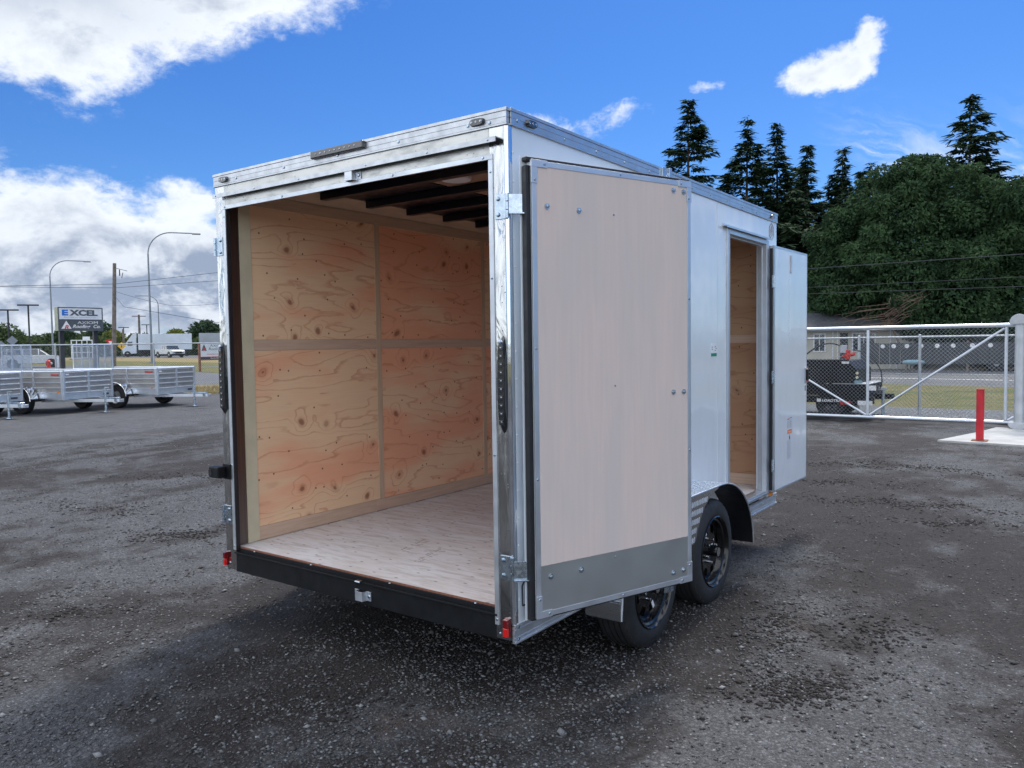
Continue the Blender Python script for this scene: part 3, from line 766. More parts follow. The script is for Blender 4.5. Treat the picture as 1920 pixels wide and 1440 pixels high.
# lamps
def oval(c, u, nrm, ln, hh, dp):
    c, u, nrm = map(Vector, (c, u, nrm)); v = u.cross(nrm); pts = []
    for i in range(16):
        a = 2*math.pi*i/16; pts.append(u*(math.copysign(abs(math.cos(a))**.6, math.cos(a))*ln/2)+v*(math.copysign(abs(math.sin(a))**.8, math.sin(a))*hh/2))
    vs = [c+p for p in pts]+[c+p*.85+nrm*dp for p in pts]
    return MB().add(vs, [tuple(range(16)), tuple(range(16, 32))]+[(i, (i+1) % 16, 16+(i+1) % 16, 16+i) for i in range(16)])
for c, u, n in (((.105, -.008, 2.612), (1, 0, 0), (0, -1, 0)), ((1.975, -.008, 2.612), (1, 0, 0), (0, -1, 0)), ((W+.008, .165, 2.612), (0, 1, 0), (1, 0, 0)), ((W+.008, 3.52, 2.612), (0, 1, 0), (1, 0, 0))):
    m = oval(c, u, n, .085, .034, .014).build('marker_lamp', 'smoke', ct, smooth=True, fixn=True)
    b = MB(); cc = Vector(c)+Vector(n)*.012; uu = Vector(u)
    for k in (-.025, .0, .025): b.dome(cc+uu*k, n, .008, .6)
    b.build('lamp_eye', 'led', m, smooth=True)
m = MB().box(.885, 1.272, -.030, -.006, 2.610, 2.648).build('light_bar', 'smoke', ct, .006)
b = MB()
for i in range(9): b.dome((.93+i*.036, -.030, 2.629), (0, -1, 0), .006, .5)
b.build('lamp_eye', 'led', m, kind='stuff')
for x in (2.092, .034):
    m = oval((x, -.002, 1.463), (0, 0, 1), (0, -1, 0), .43, .044, .022).build('tail_lamp', 'smoke', ct, smooth=True, fixn=True)
    for i in range(10):
        z = 1.30+i*.036
        MB().obox((x-.012, -.0235, z-.012), (1, 0, 0), (0, 0, 1), (0, -1, 0), 0, .024, 0, .020, 0, .003).build('lamp_cell', 'led' if i % 1 else 'smoke', m, .002)
        MB().dome((x+.003, -.0262, z), (0, -1, 0), .005, .6).build('lamp_cell', 'led', m, smooth=True)
    MB().dome((x, -.024, 1.65), (0, -1, 0), .012, .5).build('lamp_screw', 'galv', m, smooth=True)
for x0, x1 in ((2.083, 2.108), (-.002, .016)):
    m = MB().box(x0-.002, x1+.002, -.010, -.002, .342, .424).build('corner_lamp', 'red_dark', ct, .002)
    MB().box(x0, x1, -.026, -.010, .384, .422).build('lens', 'red_dark', m, .003)
    MB().box(x0, x1, -.026, -.010, .344, .3835).build('lens', 'red', m, .003)
MB().box(2.130, 2.150, 3.47, 3.52, .40, .43).build('amber_marker', 'amber', ct, .003)
m = MB().box(.012, .085, -.018, -.002, .865, .955).build('plate_lamp', 'black', ct, .003)
b = MB(); b.box(-.045, .05, -.075, -.018, .875, .942); b.build('housing', 'black', m, .008)
MB().box(-.040, -.01, -.078, -.074, .89, .925).build('lens', 'smoke', m)
# keepers on header and beam
for z, k in ((2.487, 1), (.365, -1)):
    y = -.002 if k > 0 else 0
    m = MB().prism([(1.115, y), (1.145, y), (1.150, y-.028), (1.195, y-.028), (1.20, y), (1.232, y), (1.232, y-.005), (1.204, y-.005), (1.198, y-.033), (1.147, y-.033), (1.141, y-.005), (1.115, y-.005)], 2, z-.024, z+.024).build('door_keeper', 'alu_white', ct, .001, fixn=True)
    for x in (1.127, 1.219): MB().dome((x, y-.005, z), (0, -1, 0), .010, .6).build('bolt', 'galv', m, smooth=True)
b = MB().obox((1.145, -.014, .437), (1, 0, 0), (0, -1, 0), (0, .3, 1), 0, .035, 0, .018, 0, .006); b.build('beam_catch', 'galv', ct)
# hinges on the rear posts
for s, x in ((1, 2.062), (-1, .066)):
    for z0 in (2.180, .597):
        m = MB().box(min(x, x+s*.062), max(x, x+s*.062), -.007, -.002, z0, z0+.108).build('hinge', 'galv', ct, .0015)
        xe = x+s*.068
        for i in range(3): MB().rod((xe, -.010, z0+.002+i*.036), (xe, -.010, z0+.034+i*.036), .0085, 12).build('knuckle', 'galv', m, smooth=True)
        for dz in (.02, .088): MB().dome((x+s*.018, -.007, z0+dz), (0, -1, 0), .0105, .8).build('bolt', 'galv', m, smooth=True)
# rear barn doors: inner face towards us
def barn_door(A, B, flip=1, name='rear_door'):
    A = Vector((*A, 0)); B = Vector((*B, 0)); u = (B-A).normalized(); n = Vector((u.y, -u.x, 0))*flip; wd = (B-A).length; v = Vector((0, 0, 1))
    z0, z1 = .437, 2.422
    def bx(u0, u1, a, c, n0, n1): return MB().obox(A, u, v, n, u0, u1, a, c, n0, n1)
    root = bx(.004, wd-.004, z0+.004, z1-.004, -.046, -.004).build(name, 'white', ct, .002)
    bx(-.026, wd+.014, z0-.016, z1+.024, -.050, -.046).build('outer_flange', 'white', root)
    b = MB()
    for q in ((-.021, .004, z0-.012, z1-.02), (wd-.004, wd+.008, z0-.012, z1+.01)): b.obox(A, u, v, n, q[0], q[1], q[2], q[3], -.044, -.012)
    for a in (z0-.012, z1-.002): b.obox(A, u, v, n, -.018, wd+.004, a, a+.018, -.046, -.010)
    b.build('door_seal', 'seal', root, .004)
    f = .024
    bx(.0, wd, z1-f, z1, -.004, .004).build('edge_frame', 'alu_white', root, .001)
    bx(.0, wd, z0, z0+f, -.004, .004).build('edge_frame', 'alu_white', root, .001)
    bx(.0, f, z0+f, z1-f, -.004, .004).build('edge_frame', 'alu_white', root, .001)
    bx(wd-f, wd, z0+f, z1-f, -.004, .004).build('edge_frame', 'alu_white', root, .001)
    for (cu, su) in ((-.003, 1), (wd+.003, -1)):
        for (cz, sz) in ((z0-.003, 1), (z1+.003, -1)):
            b = MB(); ua, ub = sorted((cu, cu+su*.085)); za, zb_ = sorted((cz, cz+sz*.031)); b.obox(A, u, v, n, ua, ub, za, zb_, -.006, .0062)
            ua, ub = sorted((cu, cu+su*.031)); za, zb_ = sorted((cz+sz*.031, cz+sz*.10)); b.obox(A, u, v, n, ua, ub, za, zb_, -.006, .0062)
            b.build('corner_plate', 'alu_white', root, .001)
            for p in ((.018, .085), (.07, .016)): MB().dome(A+u*(cu+su*p[0])+v*(cz+sz*p[1])+n*.006, n, .0065, .7).build('screw', 'galv', root, smooth=True)
    bx(f, wd-f, .665, z1-f, -.004, .0015).build('door_lining', 'luan_door', root)
    bx(f, wd-f, z0+f, .6648, -.004, .0018).build('kick_plate', 'kick', root)
    for q in ((.08, 2.232), (.255, 2.228), (.839, 2.372), (.908, 2.370), (.834, 1.394), (.905, 1.393), (.078, .612), (.25, .612), (.829, .497), (.900, .500)):
        c = A+u*q[0]+v*q[1]+n*.002
        m = MB().lathe([(.0, .004), (.012, .004), (.0135, .0), ], c, n, 14).build('washer', 'galv', root, smooth=True, fixn=True)
        MB().dome(c+n*.004, n, .0085, .9).build('bolt', 'galv', root, smooth=True)
    b = MB()
    for q in ((.459, 1.441), (.458, 2.225), (.455, .640)): b.dome(A+u*q[0]+v*q[1]+n*.002, n, .005, .8)
    for q in ((.5, z1-.012), (.5, z0+.012), (.012, 1.62), (.012, 1.05), (wd-.012, 1.85), (wd-.012, 1.1)): b.dome(A+u*q[0]+v*q[1]+n*.004, n, .006, .7)
    b.build('small_screws', 'galv', root, smooth=True, kind='stuff')
    # cam lock rod on the outer skin: ends show above and below
    uu = wd-.10
    b = MB(); b.rod(A+u*uu+n*-.066+v*(z0-.02), A+u*uu+n*-.066+v*(z1+.035), .0125, 12)
    b.build('lock_rod', 'galv', root, smooth=True)
    for zz, s in ((z1+.026, 1), (z0-.012, -1)):
        a, c = sorted((zz, zz+s*.045)); b = MB().obox(A, u, v, n, uu-.032, uu+.032, a, a+(c-a)*.5 if s > 0 else c, -.072, -.060)
        b.obox(A, u, v, n, uu-.034, uu-.008, a, c, -.080, -.052); b.obox(A, u, v, n, uu+.010, uu+.030, a, c, -.074, -.052)
        b.build('lock_cam', 'galv', root, .002)
    # hinge straps reaching from the post to the door edge
    for z in (2.197, .600):
        p = Vector((2.138 if flip > 0 else -.008, -.010, 0)); q = A+n*-.03
        d = (q-p); ln = d.length; d.normalize(); nn = Vector((d.y, -d.x, 0))
        b = MB().obox(p+v*z, d, v, nn, 0, ln+.02, 0, .006, -.020, .014).obox(p+v*z, d, v, nn, 0, ln+.02, .006, .086, -.006, .0)
        b.build('hinge_strap', 'galv', root, .001)
    return root
barn_door((2.227, .034), (2.561, .929))
barn_door((-.075, .125), (-.11, 1.075), -1)
# man door frame
b = MB(); X0, X1 = 2.058, 2.140
b.box(X0, X1, 2.556, DY0, .417, 2.42); b.box(X0, X1, DY1, 3.442, .417, 2.42)
b.box(X0, X1, DY0, DY1, DZ1, 2.42); b.box(X0, X1-.004, DY0, DY1, .417, .4545)
b.build('man_door_frame', 'alu_white', ct, .002)
b = MB(); b.box(2.075, 2.105, DY0, DY0+.012, .456, DZ1).box(2.075, 2.105, DY1-.012, DY1, .456, DZ1).box(2.075, 2.105, DY0+.012, DY1-.012, DZ1-.012, DZ1)
b.build('door_stop', 'alu', ct, .001)
b = MB(); b.box(2.141, 2.144, 2.585, 2.590, .46, 2.4).box(2.140, 2.150, 2.56, 3.44, .400, .406).box(2.130, 2.146, 2.56, 3.44, .430, .436); b.build('frame_bead', 'alu', ct)
MB().box(2.129, 2.165, 2.488, 3.425, 2.428, 2.432).box(2.161, 2.165, 2.488, 3.425, 2.418, 2.428).box(2.129, 2.132, 2.488, 3.425, 2.428, 2.446).build('drip_cap', 'alu_white', ct)
# man door, folded forward beyond the nose
A = Vector((2.172, 3.462, 0)); an = R(1.3); u = Vector((math.sin(an), math.cos(an), 0)); n = Vector((u.y, -u.x, 0)); v = Vector((0, 0, 1))
md = MB().obox(A, u, v, n, 0, .84, .438, 2.38, -.036, 0).build('man_door', 'white', ct, .002)
def mdb(u0, u1, z0, z1, n0, n1): return MB().obox(A, u, v, n, u0, u1, z0, z1, n0, n1)
mdb(-.003, .022, .436, 2.382, -.038, .0015).build('edge_strip', 'alu', md, .001)
mdb(.832, .843, .436, 2.382, -.038, .0015).build('edge_strip', 'alu', md, .001)
mdb(.022, .832, 2.366, 2.382, -.038, .0015).build('edge_strip', 'alu_white', md, .001)
mdb(.022, .832, .436, .449, -.038, .0015).build('edge_strip', 'alu_white', md, .001)
mdb(-.010, -.004, .45, 2.36, -.030, -.008).build('door_seal', 'seal', md)
for z in (2.05, 1.30, .60):
    m = mdb(-.030, .014, z, z+.10, -.006, .006).build('hinge', 'galv', md, .002)
    MB().rod(A+u*-.018+n*.008+v*(z+.002), A+u*-.018+n*.008+v*(z+.098), .008, 10).build('knuckle', 'galv', m, smooth=True)
mdb(.385, .405, 2.19, 2.335, 0, .012).build('hold_back', 'alu', md, .003)
b = MB()
for i in range(26): b.dome(A+u*(.362+.008*math.sin(i*2.1))+v*(2.16-i*.021)+n*.0005, n, .0035, .5, 6)
b.build('water_drops', 'chrome', md, smooth=True, kind='stuff')
lt = mdb(.765, .835, 1.27, 1.40, 0, .016).build('paddle_latch', 'chrome', md, .004)
mdb(.785, .825, 1.29, 1.385, .016, .026).build('paddle', 'black', lt, .003)
mdb(.800, .825, 1.275, 1.29, .016, .022).build('lock_tag', 'print_red', lt)
mdb(.775, .815, 1.16, 1.26, 0, .0015).build('latch_label', 'tape_white', md)
mdb(.787, .805, 1.20, 1.245, .0015, .003).build('key', 'black', md)
# printed labels on the man door
mdb(.335, .385, .985, .992, 0, .0012).build('label_header', 'print_red', md)
mdb(.395, .445, .992, .999, 0, .0012).build('label_header', 'print_blue', md)
b = MB()
for k in range(7):
    for uu_ in (.335, .395): b.obox(A, u, v, n, uu_, uu_+.045, .915+k*.009, .919+k*.009, 0, .001)
for k in range(15):
    b.obox(A, u, v, n, .325, .325+.11*(.7+.3*((k*7) % 5)/4), .66+k*.0105, .6635+k*.0105, 0, .001)
b.build('fine_print', 'print_grey', md, kind='stuff')
mdb(.335, .445, .868, .900, 0, .0012).build('warning_label', 'print_orange', md)
text('WARNING', 'warning_lettering', 'tape_white', A+u*.345+v*.876+n*.0022, u, v, .015, .088, md, 0, bold=.02)
b = MB(); b.dome(A+u*.39+v*.852+n*.0005, n, .006, .2, 8); b.obox(A, u, v, n, .383, .398, .818, .845, 0, .0012); b.obox(A, u, v, n, .378, .384, .826, .842, 0, .0012)
b.build('pictogram', 'print_dark', md)
# sticker and emblem on the side
st = MB().box(2.130, 2.1312, 2.27, 2.375, 1.535, 1.625).build('small_sticker', 'tape_white', ct)
MB().box(2.1312, 2.1318, 2.273, 2.372, 1.538, 1.56).build('sticker_band', 'print_green', st)
b = MB()
for y, z in ((2.285, 1.598), (2.285, 1.583), (2.34, 1.6), (2.34, 1.575), (2.355, 1.588)): b.box(2.1312, 2.1318, y, y+.014, z, z+.006)
b.build('sticker_marks', 'print_dark', st)
cy, cz, hr = 3.53, 2.50, .058
hexp = [(cy+hr*1.02*math.sin(R(60*i)), cz+hr*1.15*math.cos(R(60*i))) for i in range(6)]
b = MB()
for i in range(6):
    p, q = hexp[i], hexp[(i+1) % 6]; b.rod((2.1290, *p), (2.1290, *q), .0045, 4)
for p, q in (((cy, cz-.045), (cy, cz+.045)), ((cy-.035, cz+.004), (cy+.035, cz+.004)), ((cy-.022, cz-.03), (cy-.022, cz+.022)), ((cy+.022, cz-.03), (cy+.022, cz+.022)), ((cy-.022, cz+.022), (cy, cz+.045)), ((cy+.022, cz+.022), (cy, cz+.045))):
    b.rod((2.1290, *p), (2.1290, *q), .0035, 4)
b.build('shield_emblem', 'print_grey', ct)
# big outlined N low on the side, mostly behind the open door
def stroke_poly(pts, wd, x0, x1, m, name, z=0):
    b = MB()
    for p, q in zip(pts, pts[1:]+pts[:1]): b.rod((x0, *p), (x0, *q), wd, 4)
    return b.build(name, m, ct)
NN = [(.062, .470), (.060, .560), (.075, .575), (.092, .572), (.118, .520), (.118, .575), (.145, .578), (.145, .475), (.118, .470), (.090, .520), (.090, .468)]
stroke_poly(NN, .0045, 2.1302, 0, 'print_dark', 'letter_outline')

# fender over the tandem wheels
FX = 2.33
prof = [(.62, .27), (.635, .40), (.68, .54), (.76, .655), (.88, .72), (1.04, .745), (1.5, .747), ]
prof += [(1.95+.58*math.sin(R(a)), .255+.49*math.cos(R(a))) for a in range(0, 91, 9)]
fd = MB(); n_ = len(prof)
for i in range(n_-1):
    (y0, z0), (y1, z1) = prof[i], prof[i+1]
    dn = Vector((0, -(z1-z0), (y1-y0))).normalized()*.004
    fd.add([(2.128, y0, z0), (FX, y0, z0), (FX, y1, z1), (2.128, y1, z1)], [(0, 1, 2, 3)])
fender = fd.build('fender', 'dplate', ct, smooth=True)
fb = MB()
for i in range(n_-1):
    (y0, z0), (y1, z1) = prof[i], prof[i+1]
    d = Vector((0, y1-y0, z1-z0)).normalized(); dn = Vector((0, d.z, -d.y))*.006
    fb.add([(2.128, y0+dn.y, z0+dn.z), (FX-.004, y0+dn.y, z0+dn.z), (FX-.004, y1+dn.y, z1+dn.z), (2.128, y1+dn.y, z1+dn.z)], [(3, 2, 1, 0)])
fb.build('fender_liner', 'black', fender, smooth=True)
b = MB()
for i in range(n_-1):
    p, q = prof[i], prof[i+1]; b.rod((FX, *p), (FX, *q), .0055, 8)
b.build('fender_edge', 'alu_white', fender, smooth=True)
WZ, WY = .325, (1.05, 1.915)
sk = [(1.04, .742)]
for a in range(86, 22, -8): sk.append((WY[0]+.405*math.cos(R(a)), WZ+.405*math.sin(R(a))))
sk += [(1.435, .462), (1.505, .462)]
for a in range(158, 92, -8): sk.append((WY[1]+.405*math.cos(R(a)), WZ+.405*math.sin(R(a))))
sk += [(1.90, .742)]
MB().prism(sk, 0, FX-.006, FX).build('fender_skirt', 'dplate', fender, fixn=True)
def inside(y, z):
    return all(math.hypot(y-c, z-WZ) > .415 for c in WY) and 1.06 < y < 1.88 and z < .732 and z > .475
b = MB(); k = 0
for zi, z in enumerate(np.arange(.485, .73, .052)):
    for yi, y in enumerate(np.arange(1.06, 1.89, .024)):
        if inside(y, z): b.obox((FX, y, z), (0, .35, .94), (0, .94, -.35), (1, 0, 0), -.016, .016, -.0042, .0042, 0, .0022)
for i in range(n_-1):
    (y0, z0), (y1, z1) = prof[i], prof[i+1]; d = Vector((0, y1-y0, z1-z0)); ln = d.length; d.normalize(); nn = Vector((0, -d.z, d.y))
    for s in np.arange(.015, ln-.008, .03):
        for xi, x in enumerate(np.arange(2.15, FX-.01, .03)):
            o = Vector((x, y0, z0))+d*s; sg = 1 if (xi+int(s/.03)) % 2 else -1
            a = (Vector((1, 0, 0))+d*sg).normalized(); c = nn.cross(a)
            b.obox(o, a, c, nn, -.013, .013, -.0035, .0035, 0, .002)
b.build('tread_lozenges', 'alu_white', fender, kind='stuff')
MB().box(2.128, FX, .612, .622, .268, .36).build('fender_brace', 'dplate', fender, .002)

# wheels
def wheel(x_out, yc, sgn=1):
    c = (x_out, yc, WZ); ax = (sgn, 0, 0); Rr = WZ+.002
    tp = [(.212, -.012), (.222, -.004), (.250, .0), (.285, -.004), (.308, -.014), (.320, -.026)]
    tread = []
    for g0 in (-.055, -.088, -.121, -.154):
        tread += [(Rr, g0+.004), (Rr-.007, g0+.003), (Rr-.007, g0-.003), (Rr, g0-.004)]
    tp += [(Rr, -.036)]+tread+[(Rr, -.172), (.320, -.182), (.30, -.198), (.25, -.204), (.212, -.196), (.205, -.10)]
    t = MB().lathe(tp, c, ax, 72, closed=True).build('tyre', 'rubber', ct, smooth=True, fixn=True)
    b = MB()
    for k in range(0, 72, 2):
        a = 2*math.pi*k/72
        o = Vector(c)+Vector((sgn*-.0245, math.cos(a)*.3165, math.sin(a)*.3165)); rad = Vector((0, math.cos(a), math.sin(a))); tan = Vector((0, -math.sin(a), math.cos(a)))
        b.obox(o, rad, tan, Vector((sgn, 0, 0)), -.008, .004, -.004, .004, 0, .006)
    b.build('shoulder_lugs', 'rubber', t, kind='stuff')
    text('RADIAL ST', 'sidewall_lettering', 'rubber', Vector(c)+Vector((sgn*.0015, -.05, -.283)), (0, sgn, 0), (0, 0, 1), .016, .10, t, .002)
    rp = [(.0, -.115), (.214, -.115), (.2165, -.010), (.222, -.001), (.216, .003), (.208, -.006), (.203, -.020), (.192, -.026), (.187, -.045), (.182, -.058)]
    rim = MB().lathe(rp[2:], c, ax, 56).build('rim', 'gloss_black', ct, smooth=True, fixn=True)
    MB().lathe([(.0, -.13), (.2, -.13), (.205, -.10), (.2, -.05)], c, ax, 32).build('drum', 'hole', rim, smooth=True, fixn=True)
    # dished centre with eight slots
    b = MB(); rr = [(.182, -.058), (.160, -.050), (.112, -.044), (.085, -.050), (.040, -.036), (.0, -.036)]; N = 64
    vs = []
    for r_, h_ in rr:
        for i in range(N):
            a = 2*math.pi*i/N; vs.append((x_out+sgn*h_, yc+math.cos(a)*max(r_, .001), WZ+math.sin(a)*max(r_, .001)))
    fs = []
    for k in range(len(rr)-1):
        for i in range(N):
            if k == 1 and (i % 8) in (2, 3, 4, 5): continue
            fs.append((k*N+i, k*N+(i+1) % N, (k+1)*N+(i+1) % N, (k+1)*N+i))
    b.add(vs, fs).build('wheel_centre', 'gloss_black', rim, smooth=True, fixn=True)
    cc = Vector(c); X = Vector((sgn, 0, 0))
    MB().lathe([(.036, -.036), (.034, .004), (.030, .014), (.0, .015)], c, ax, 24).build('hub_cap', 'gloss_black', rim, smooth=True, fixn=True)
    MB().lathe([(.027, .0150), (.027, .019), (.018, .0195), (.0, .018)], c, ax, 24).build('cap_ring', 'chrome', rim, smooth=True, fixn=True)
    for i in range(6):
        a = R(60*i+20); p = cc+Vector((0, math.cos(a)*.070, math.sin(a)*.070))
        MB().rod(p+X*-.046, p+X*-.018, .011, 6, .009).build('lug_nut', 'chrome', rim, .001)
    a = R(112 if yc > 1.5 else -60); p = cc+Vector((0, math.cos(a)*.135, math.sin(a)*.135)); rad = Vector((0, math.cos(a), math.sin(a))); tan = Vector((0, -math.sin(a), math.cos(a)))
    MB().obox(p, rad, tan, X, -.024, .024, -.010, .010, -.048, -.045).build('rim_label', 'tape_white', rim)
for y in WY: wheel(2.303, y); wheel(-.173, y, -1)
# a few boot prints in dust on the plywood floor
def print_at(x, y, ang, m='kick'):
    b = MB(); ca, sa = math.cos(ang), math.sin(ang)
    for i in range(13):
        if i in (4, 5): continue
        hw = .046-.0012*abs(i-9) if i > 5 else .034
        for sg_ in (-1, 1):
            if random.random() < .18: continue
            u_ = (i-6)*.022; X_, Y_ = x+u_*ca, y+u_*sa; d_ = ang+sg_*1.15
            b.obox((X_, Y_, .4546), (math.cos(d_), math.sin(d_), 0), (-math.sin(d_), math.cos(d_), 0), (0, 0, 1), .006, hw*(.7+.3*random.random()), -.0042, .0042, 0, .0004)
    b.build('boot_print', m, ct, kind='stuff')
MT['dust'] = simple('dusty_mark', (.40, .34, .31), .8)
print_at(1.18, .50, R(100), 'dust'); print_at(1.78, .58, R(75), 'dust'); print_at(.95, .62, R(100), 'dust')
# ------------------------------------------------------------------ chain link
def chain(name, o, d, width, z0, z1, pitch, r, parent, holes=()):
    """woven wire: two families of diagonals, each a thin three-sided wire"""
    o = Vector(o); d = Vector((*d, 0)).normalized(); nn = Vector((d.y, -d.x, 0)); h = z1-z0; V = []; F = []
    def seg(a, za, b, zb, s):
        p = o+d*a+Vector((0, 0, za)); q = o+d*b+Vector((0, 0, zb)); t = (q-p).normalized(); side = t.cross(nn); k = len(V)
        for pt in (p, q):
            for i in range(3):
                an = 2*math.pi*i/3; V.append(pt+side*math.cos(an)*r+nn*(math.sin(an)*r+s*r))
        for i in range(3): F.append((k+i, k+(i+1) % 3, k+3+(i+1) % 3, k+3+i))
    n = int((width+h)/pitch)+1
    for i in range(-int(h/pitch)-1, int(width/pitch)+1):
        a = i*pitch; b = a+h; za, zb = z0, z1
        if a < 0: za = z0-a; a = 0
        if b > width: zb = z1-(b-width); b = width
        if b > a and zb > za: seg(a, za, b, zb, 1)
        a = i*pitch; b = a+h; za, zb = z1, z0
        if a < 0: za = z1+a; a = 0
        if b > width: zb = z0+(b-width); b = width
        if b > a and za > zb: seg(a, za, b, zb, -1)
    ob = MB(); ob.v = [tuple(q) for q in V]; ob.f = F
    return ob.build(name, 'wire', parent, kind='stuff')

# ---- sliding gate on the right
gt = thing('sliding_gate', 'long silver chain link gate with diagonal braces behind the red bollard', 'gate', (.7, 14.0, 0))
def gp(x): return (x, 14.02-.055*(x-.7)*.0, 0)
GY = 13.96
for z in (.095, 1.855): MB().rod((-6.5, GY, z), (7.5, GY, z), .038, 12).build('rail', 'alu_white', gt, smooth=True)
gx = [-5.3, -2.05, .70, 3.02, 5.6]
for x in gx: MB().rod((x, GY, .13), (x, GY, 1.82), .028, 12).build('upright', 'alu_white', gt, smooth=True)
for a, b_ in ((gx[1], gx[2]), ):
    MB().rod((a-.9+.9, GY, 1.80), (b_-.03, GY, .14), .022, 10).build('brace', 'alu_white', gt, smooth=True)
MB().rod((.74, GY, .14), (2.99, GY, 1.80), .022, 10).build('brace', 'alu_white', gt, smooth=True)
MB().rod((3.06, GY, .14), (5.57, GY, 1.80), .022, 10).build('brace', 'alu_white', gt, smooth=True)
chain('chain_link', (-6.4, GY+.035, 0), (1, 0), 13.8, .10, 1.85, .075, .0026, gt)
gpst = thing('gate_post', 'thick galvanised gate post with rounded grey roller covers', 'gate post', (3.22, 13.3, 0))
MB().rod((3.25, 13.62, .0), (3.25, 13.62, 1.95), .082, 20).build('post', 'fence_galv', gpst, smooth=True)
def cover(z, s, nm):
    pts = [(3.09, z)]+[(3.235-.145*math.cos(R(a)), z+s*.155*math.sin(R(a))+s*.02) for a in range(0, 181, 15)]+[(3.38, z)]
    pts = [(p[0], p[1]) for p in pts]
    b = MB().prism(pts if s > 0 else pts[::-1], 1, 13.48, 13.92); b.build(nm, 'concrete', gpst, .01, fixn=True)
MT['cover'] = simple('grey_plastic_cover', (.42, .44, .47), .5)
def cover2(z, s, nm):
    pts = [(3.09, z)]+[(3.235-.145*math.cos(R(a)), z+s*(.155*math.sin(R(a))+.02)) for a in range(0, 181, 15)]+[(3.38, z)]
    MB().prism(pts, 1, 13.50, 13.90).build(nm, 'cover', gpst, .008, fixn=True)
cover2(1.865, 1, 'top_cover'); cover2(.14, -.72, 'bottom_cover')
# bollard and pad
bo = thing('bollard', 'red steel bollard standing on the concrete pad', 'bollard', (2.86, 11.42, .0))
MB().rod((2.86, 11.42, .04), (2.86, 11.42, .83), .055, 24).build('post', 'red_paint', bo, .004, smooth=True)
MB().rod((2.86, 11.42, .83), (2.86, 11.42, .838), .062, 24).build('cap', 'red_paint', bo, smooth=True)
MB().box(2.75, 2.97, 11.31, 11.53, .030, .042).build('base_plate', 'rust_wood', bo, .002)
b = MB().prism([(2.30, 11.22), (3.6, 11.14), (4.6, 11.1), (4.6, 13.6), (2.9, 13.7), (2.74, 12.85)], 2, -.05, .030); b.build('concrete_pad', 'concrete', None, .006, kind='structure', fixn=True)
# ---- second fence behind
f2 = thing('chain_link_fence', 'lower galvanised chain link fence between the gravel strip and the gate', 'fence', (.3, 16.2, 0))
FY = 15.9
for x in (-5.1, -2.6, .12, 1.33, 3.9, 6.4): MB().rod((x, FY, 0), (x, FY, 1.70), .03, 10).dome((x, FY, 1.70), (0, 0, 1), .034, .8).build('post', 'fence_galv', f2, smooth=True)
MB().rod((-7, FY, 1.66), (7.5, FY, 1.68), .02, 10).build('rail', 'fence_galv', f2, smooth=True)
chain('chain_link', (-7, FY+.03, 0), (1, 0), 14.4, .05, 1.66, .08, .0022, f2)

# ---- black dump trailer parked beyond the gate
dt = thing('dump_trailer', 'black dump trailer with hydraulic hose and red pump seen through the gate', 'trailer', (-1.6, 14.9, 0))
n0_ = len(C.objects)
b = MB().prism([(-4.4, .48), (-.02, .48), (-.02, 1.03), (-.20, 1.20), (-4.4, 1.20)], 1, 14.35, 15.75); b.build('dump_body', 'black', dt, .01, fixn=True)
MB().box(-4.4, -.16, 14.33, 14.37, 1.19, 1.225).build('body_rim', 'black', dt, .004)
for x in (-3.6, -2.8, -2.0, -1.2, -.55): MB().box(x, x+.06, 14.30, 14.352, .5, 1.19).build('side_rib', 'black', dt, .004)

MB().box(-.6, .22, 14.36, 15.7, .42, .72).build('tool_box', 'black', dt, .015)
MB().box(-.6, .24, 14.34, 15.72, .72, .735).build('box_lid', 'alu', dt, .002)
MB().box(-4.4, .32, 14.32, 14.42, .33, .47).build('frame_rail', 'black', dt, .006)
text('LOADTRAIL', 'lettering', 'print_white', (-.68, 14.317, .350), (1, 0, 0), (0, 0, 1), .055, .44, dt, .001, shear=.2, bold=.03)
MB().box(-.78, -.70, 14.312, 14.318, .345, .41).build('logo_square', 'print_white', dt)
MB().box(-.32, -.12, 14.312, 14.318, .30, .37).build('reflector', 'print_red', dt)
MB().box(.02, .30, 14.312, 14.318, .30, .39).build('white_label', 'tape_white', dt)
MB().box(.22, .36, 14.352, 14.358, .60, .70).build('white_label', 'tape_white', dt)
MB().box(-.05, .10, 14.342, 14.348, .74, .80).build('blue_label', 'kayak', dt)
for z in (.86, .95): MB().rod((.0, 14.35, z), (.0, 14.33, z), .028, 14).build('round_badge', 'cream', dt)
MB().box(-.30, -.16, 14.34, 14.37, 1.14, 1.21).build('white_label', 'tape_white', dt)
for x in (-3.2, -2.3, -.55):
    for y in (14.46, 15.55):
        m = MB().lathe([(.15, .0), (.27, .0), (.30, .03), (.30, .15), (.27, .18), (.15, .18)], (x, y, .30), (0, 1, 0), 28, closed=True).build('tyre', 'rubber', dt, smooth=True, fixn=True)
        MB().lathe([(.0, .03), (.08, .03), (.16, .01)], (x, y, .30), (0, 1, 0), 20).build('rim', 'gloss_black', m, smooth=True)
MB().prism([(.22, .38), (.56, .40), (.56, .50), (.22, .50)], 1, 14.95, 15.15).build('tongue', 'black', dt, fixn=True)
MB().rod((.44, 14.62, .02), (.44, 14.62, .62), .03, 10).build('jack', 'galv', dt, smooth=True)
MB().box(.36, .50, 14.58, 14.66, .60, .66).build('jack_head', 'cover', dt, .004)
b = MB()
arc = [(-1.2+.95*t, 14.5, 1.2+.36*math.sin(t*2.4)) for t in np.linspace(0, 1, 12)]
b.tube([Vector(q) for q in arc], .016, 6); b.build('hose', 'cable', dt, smooth=True)
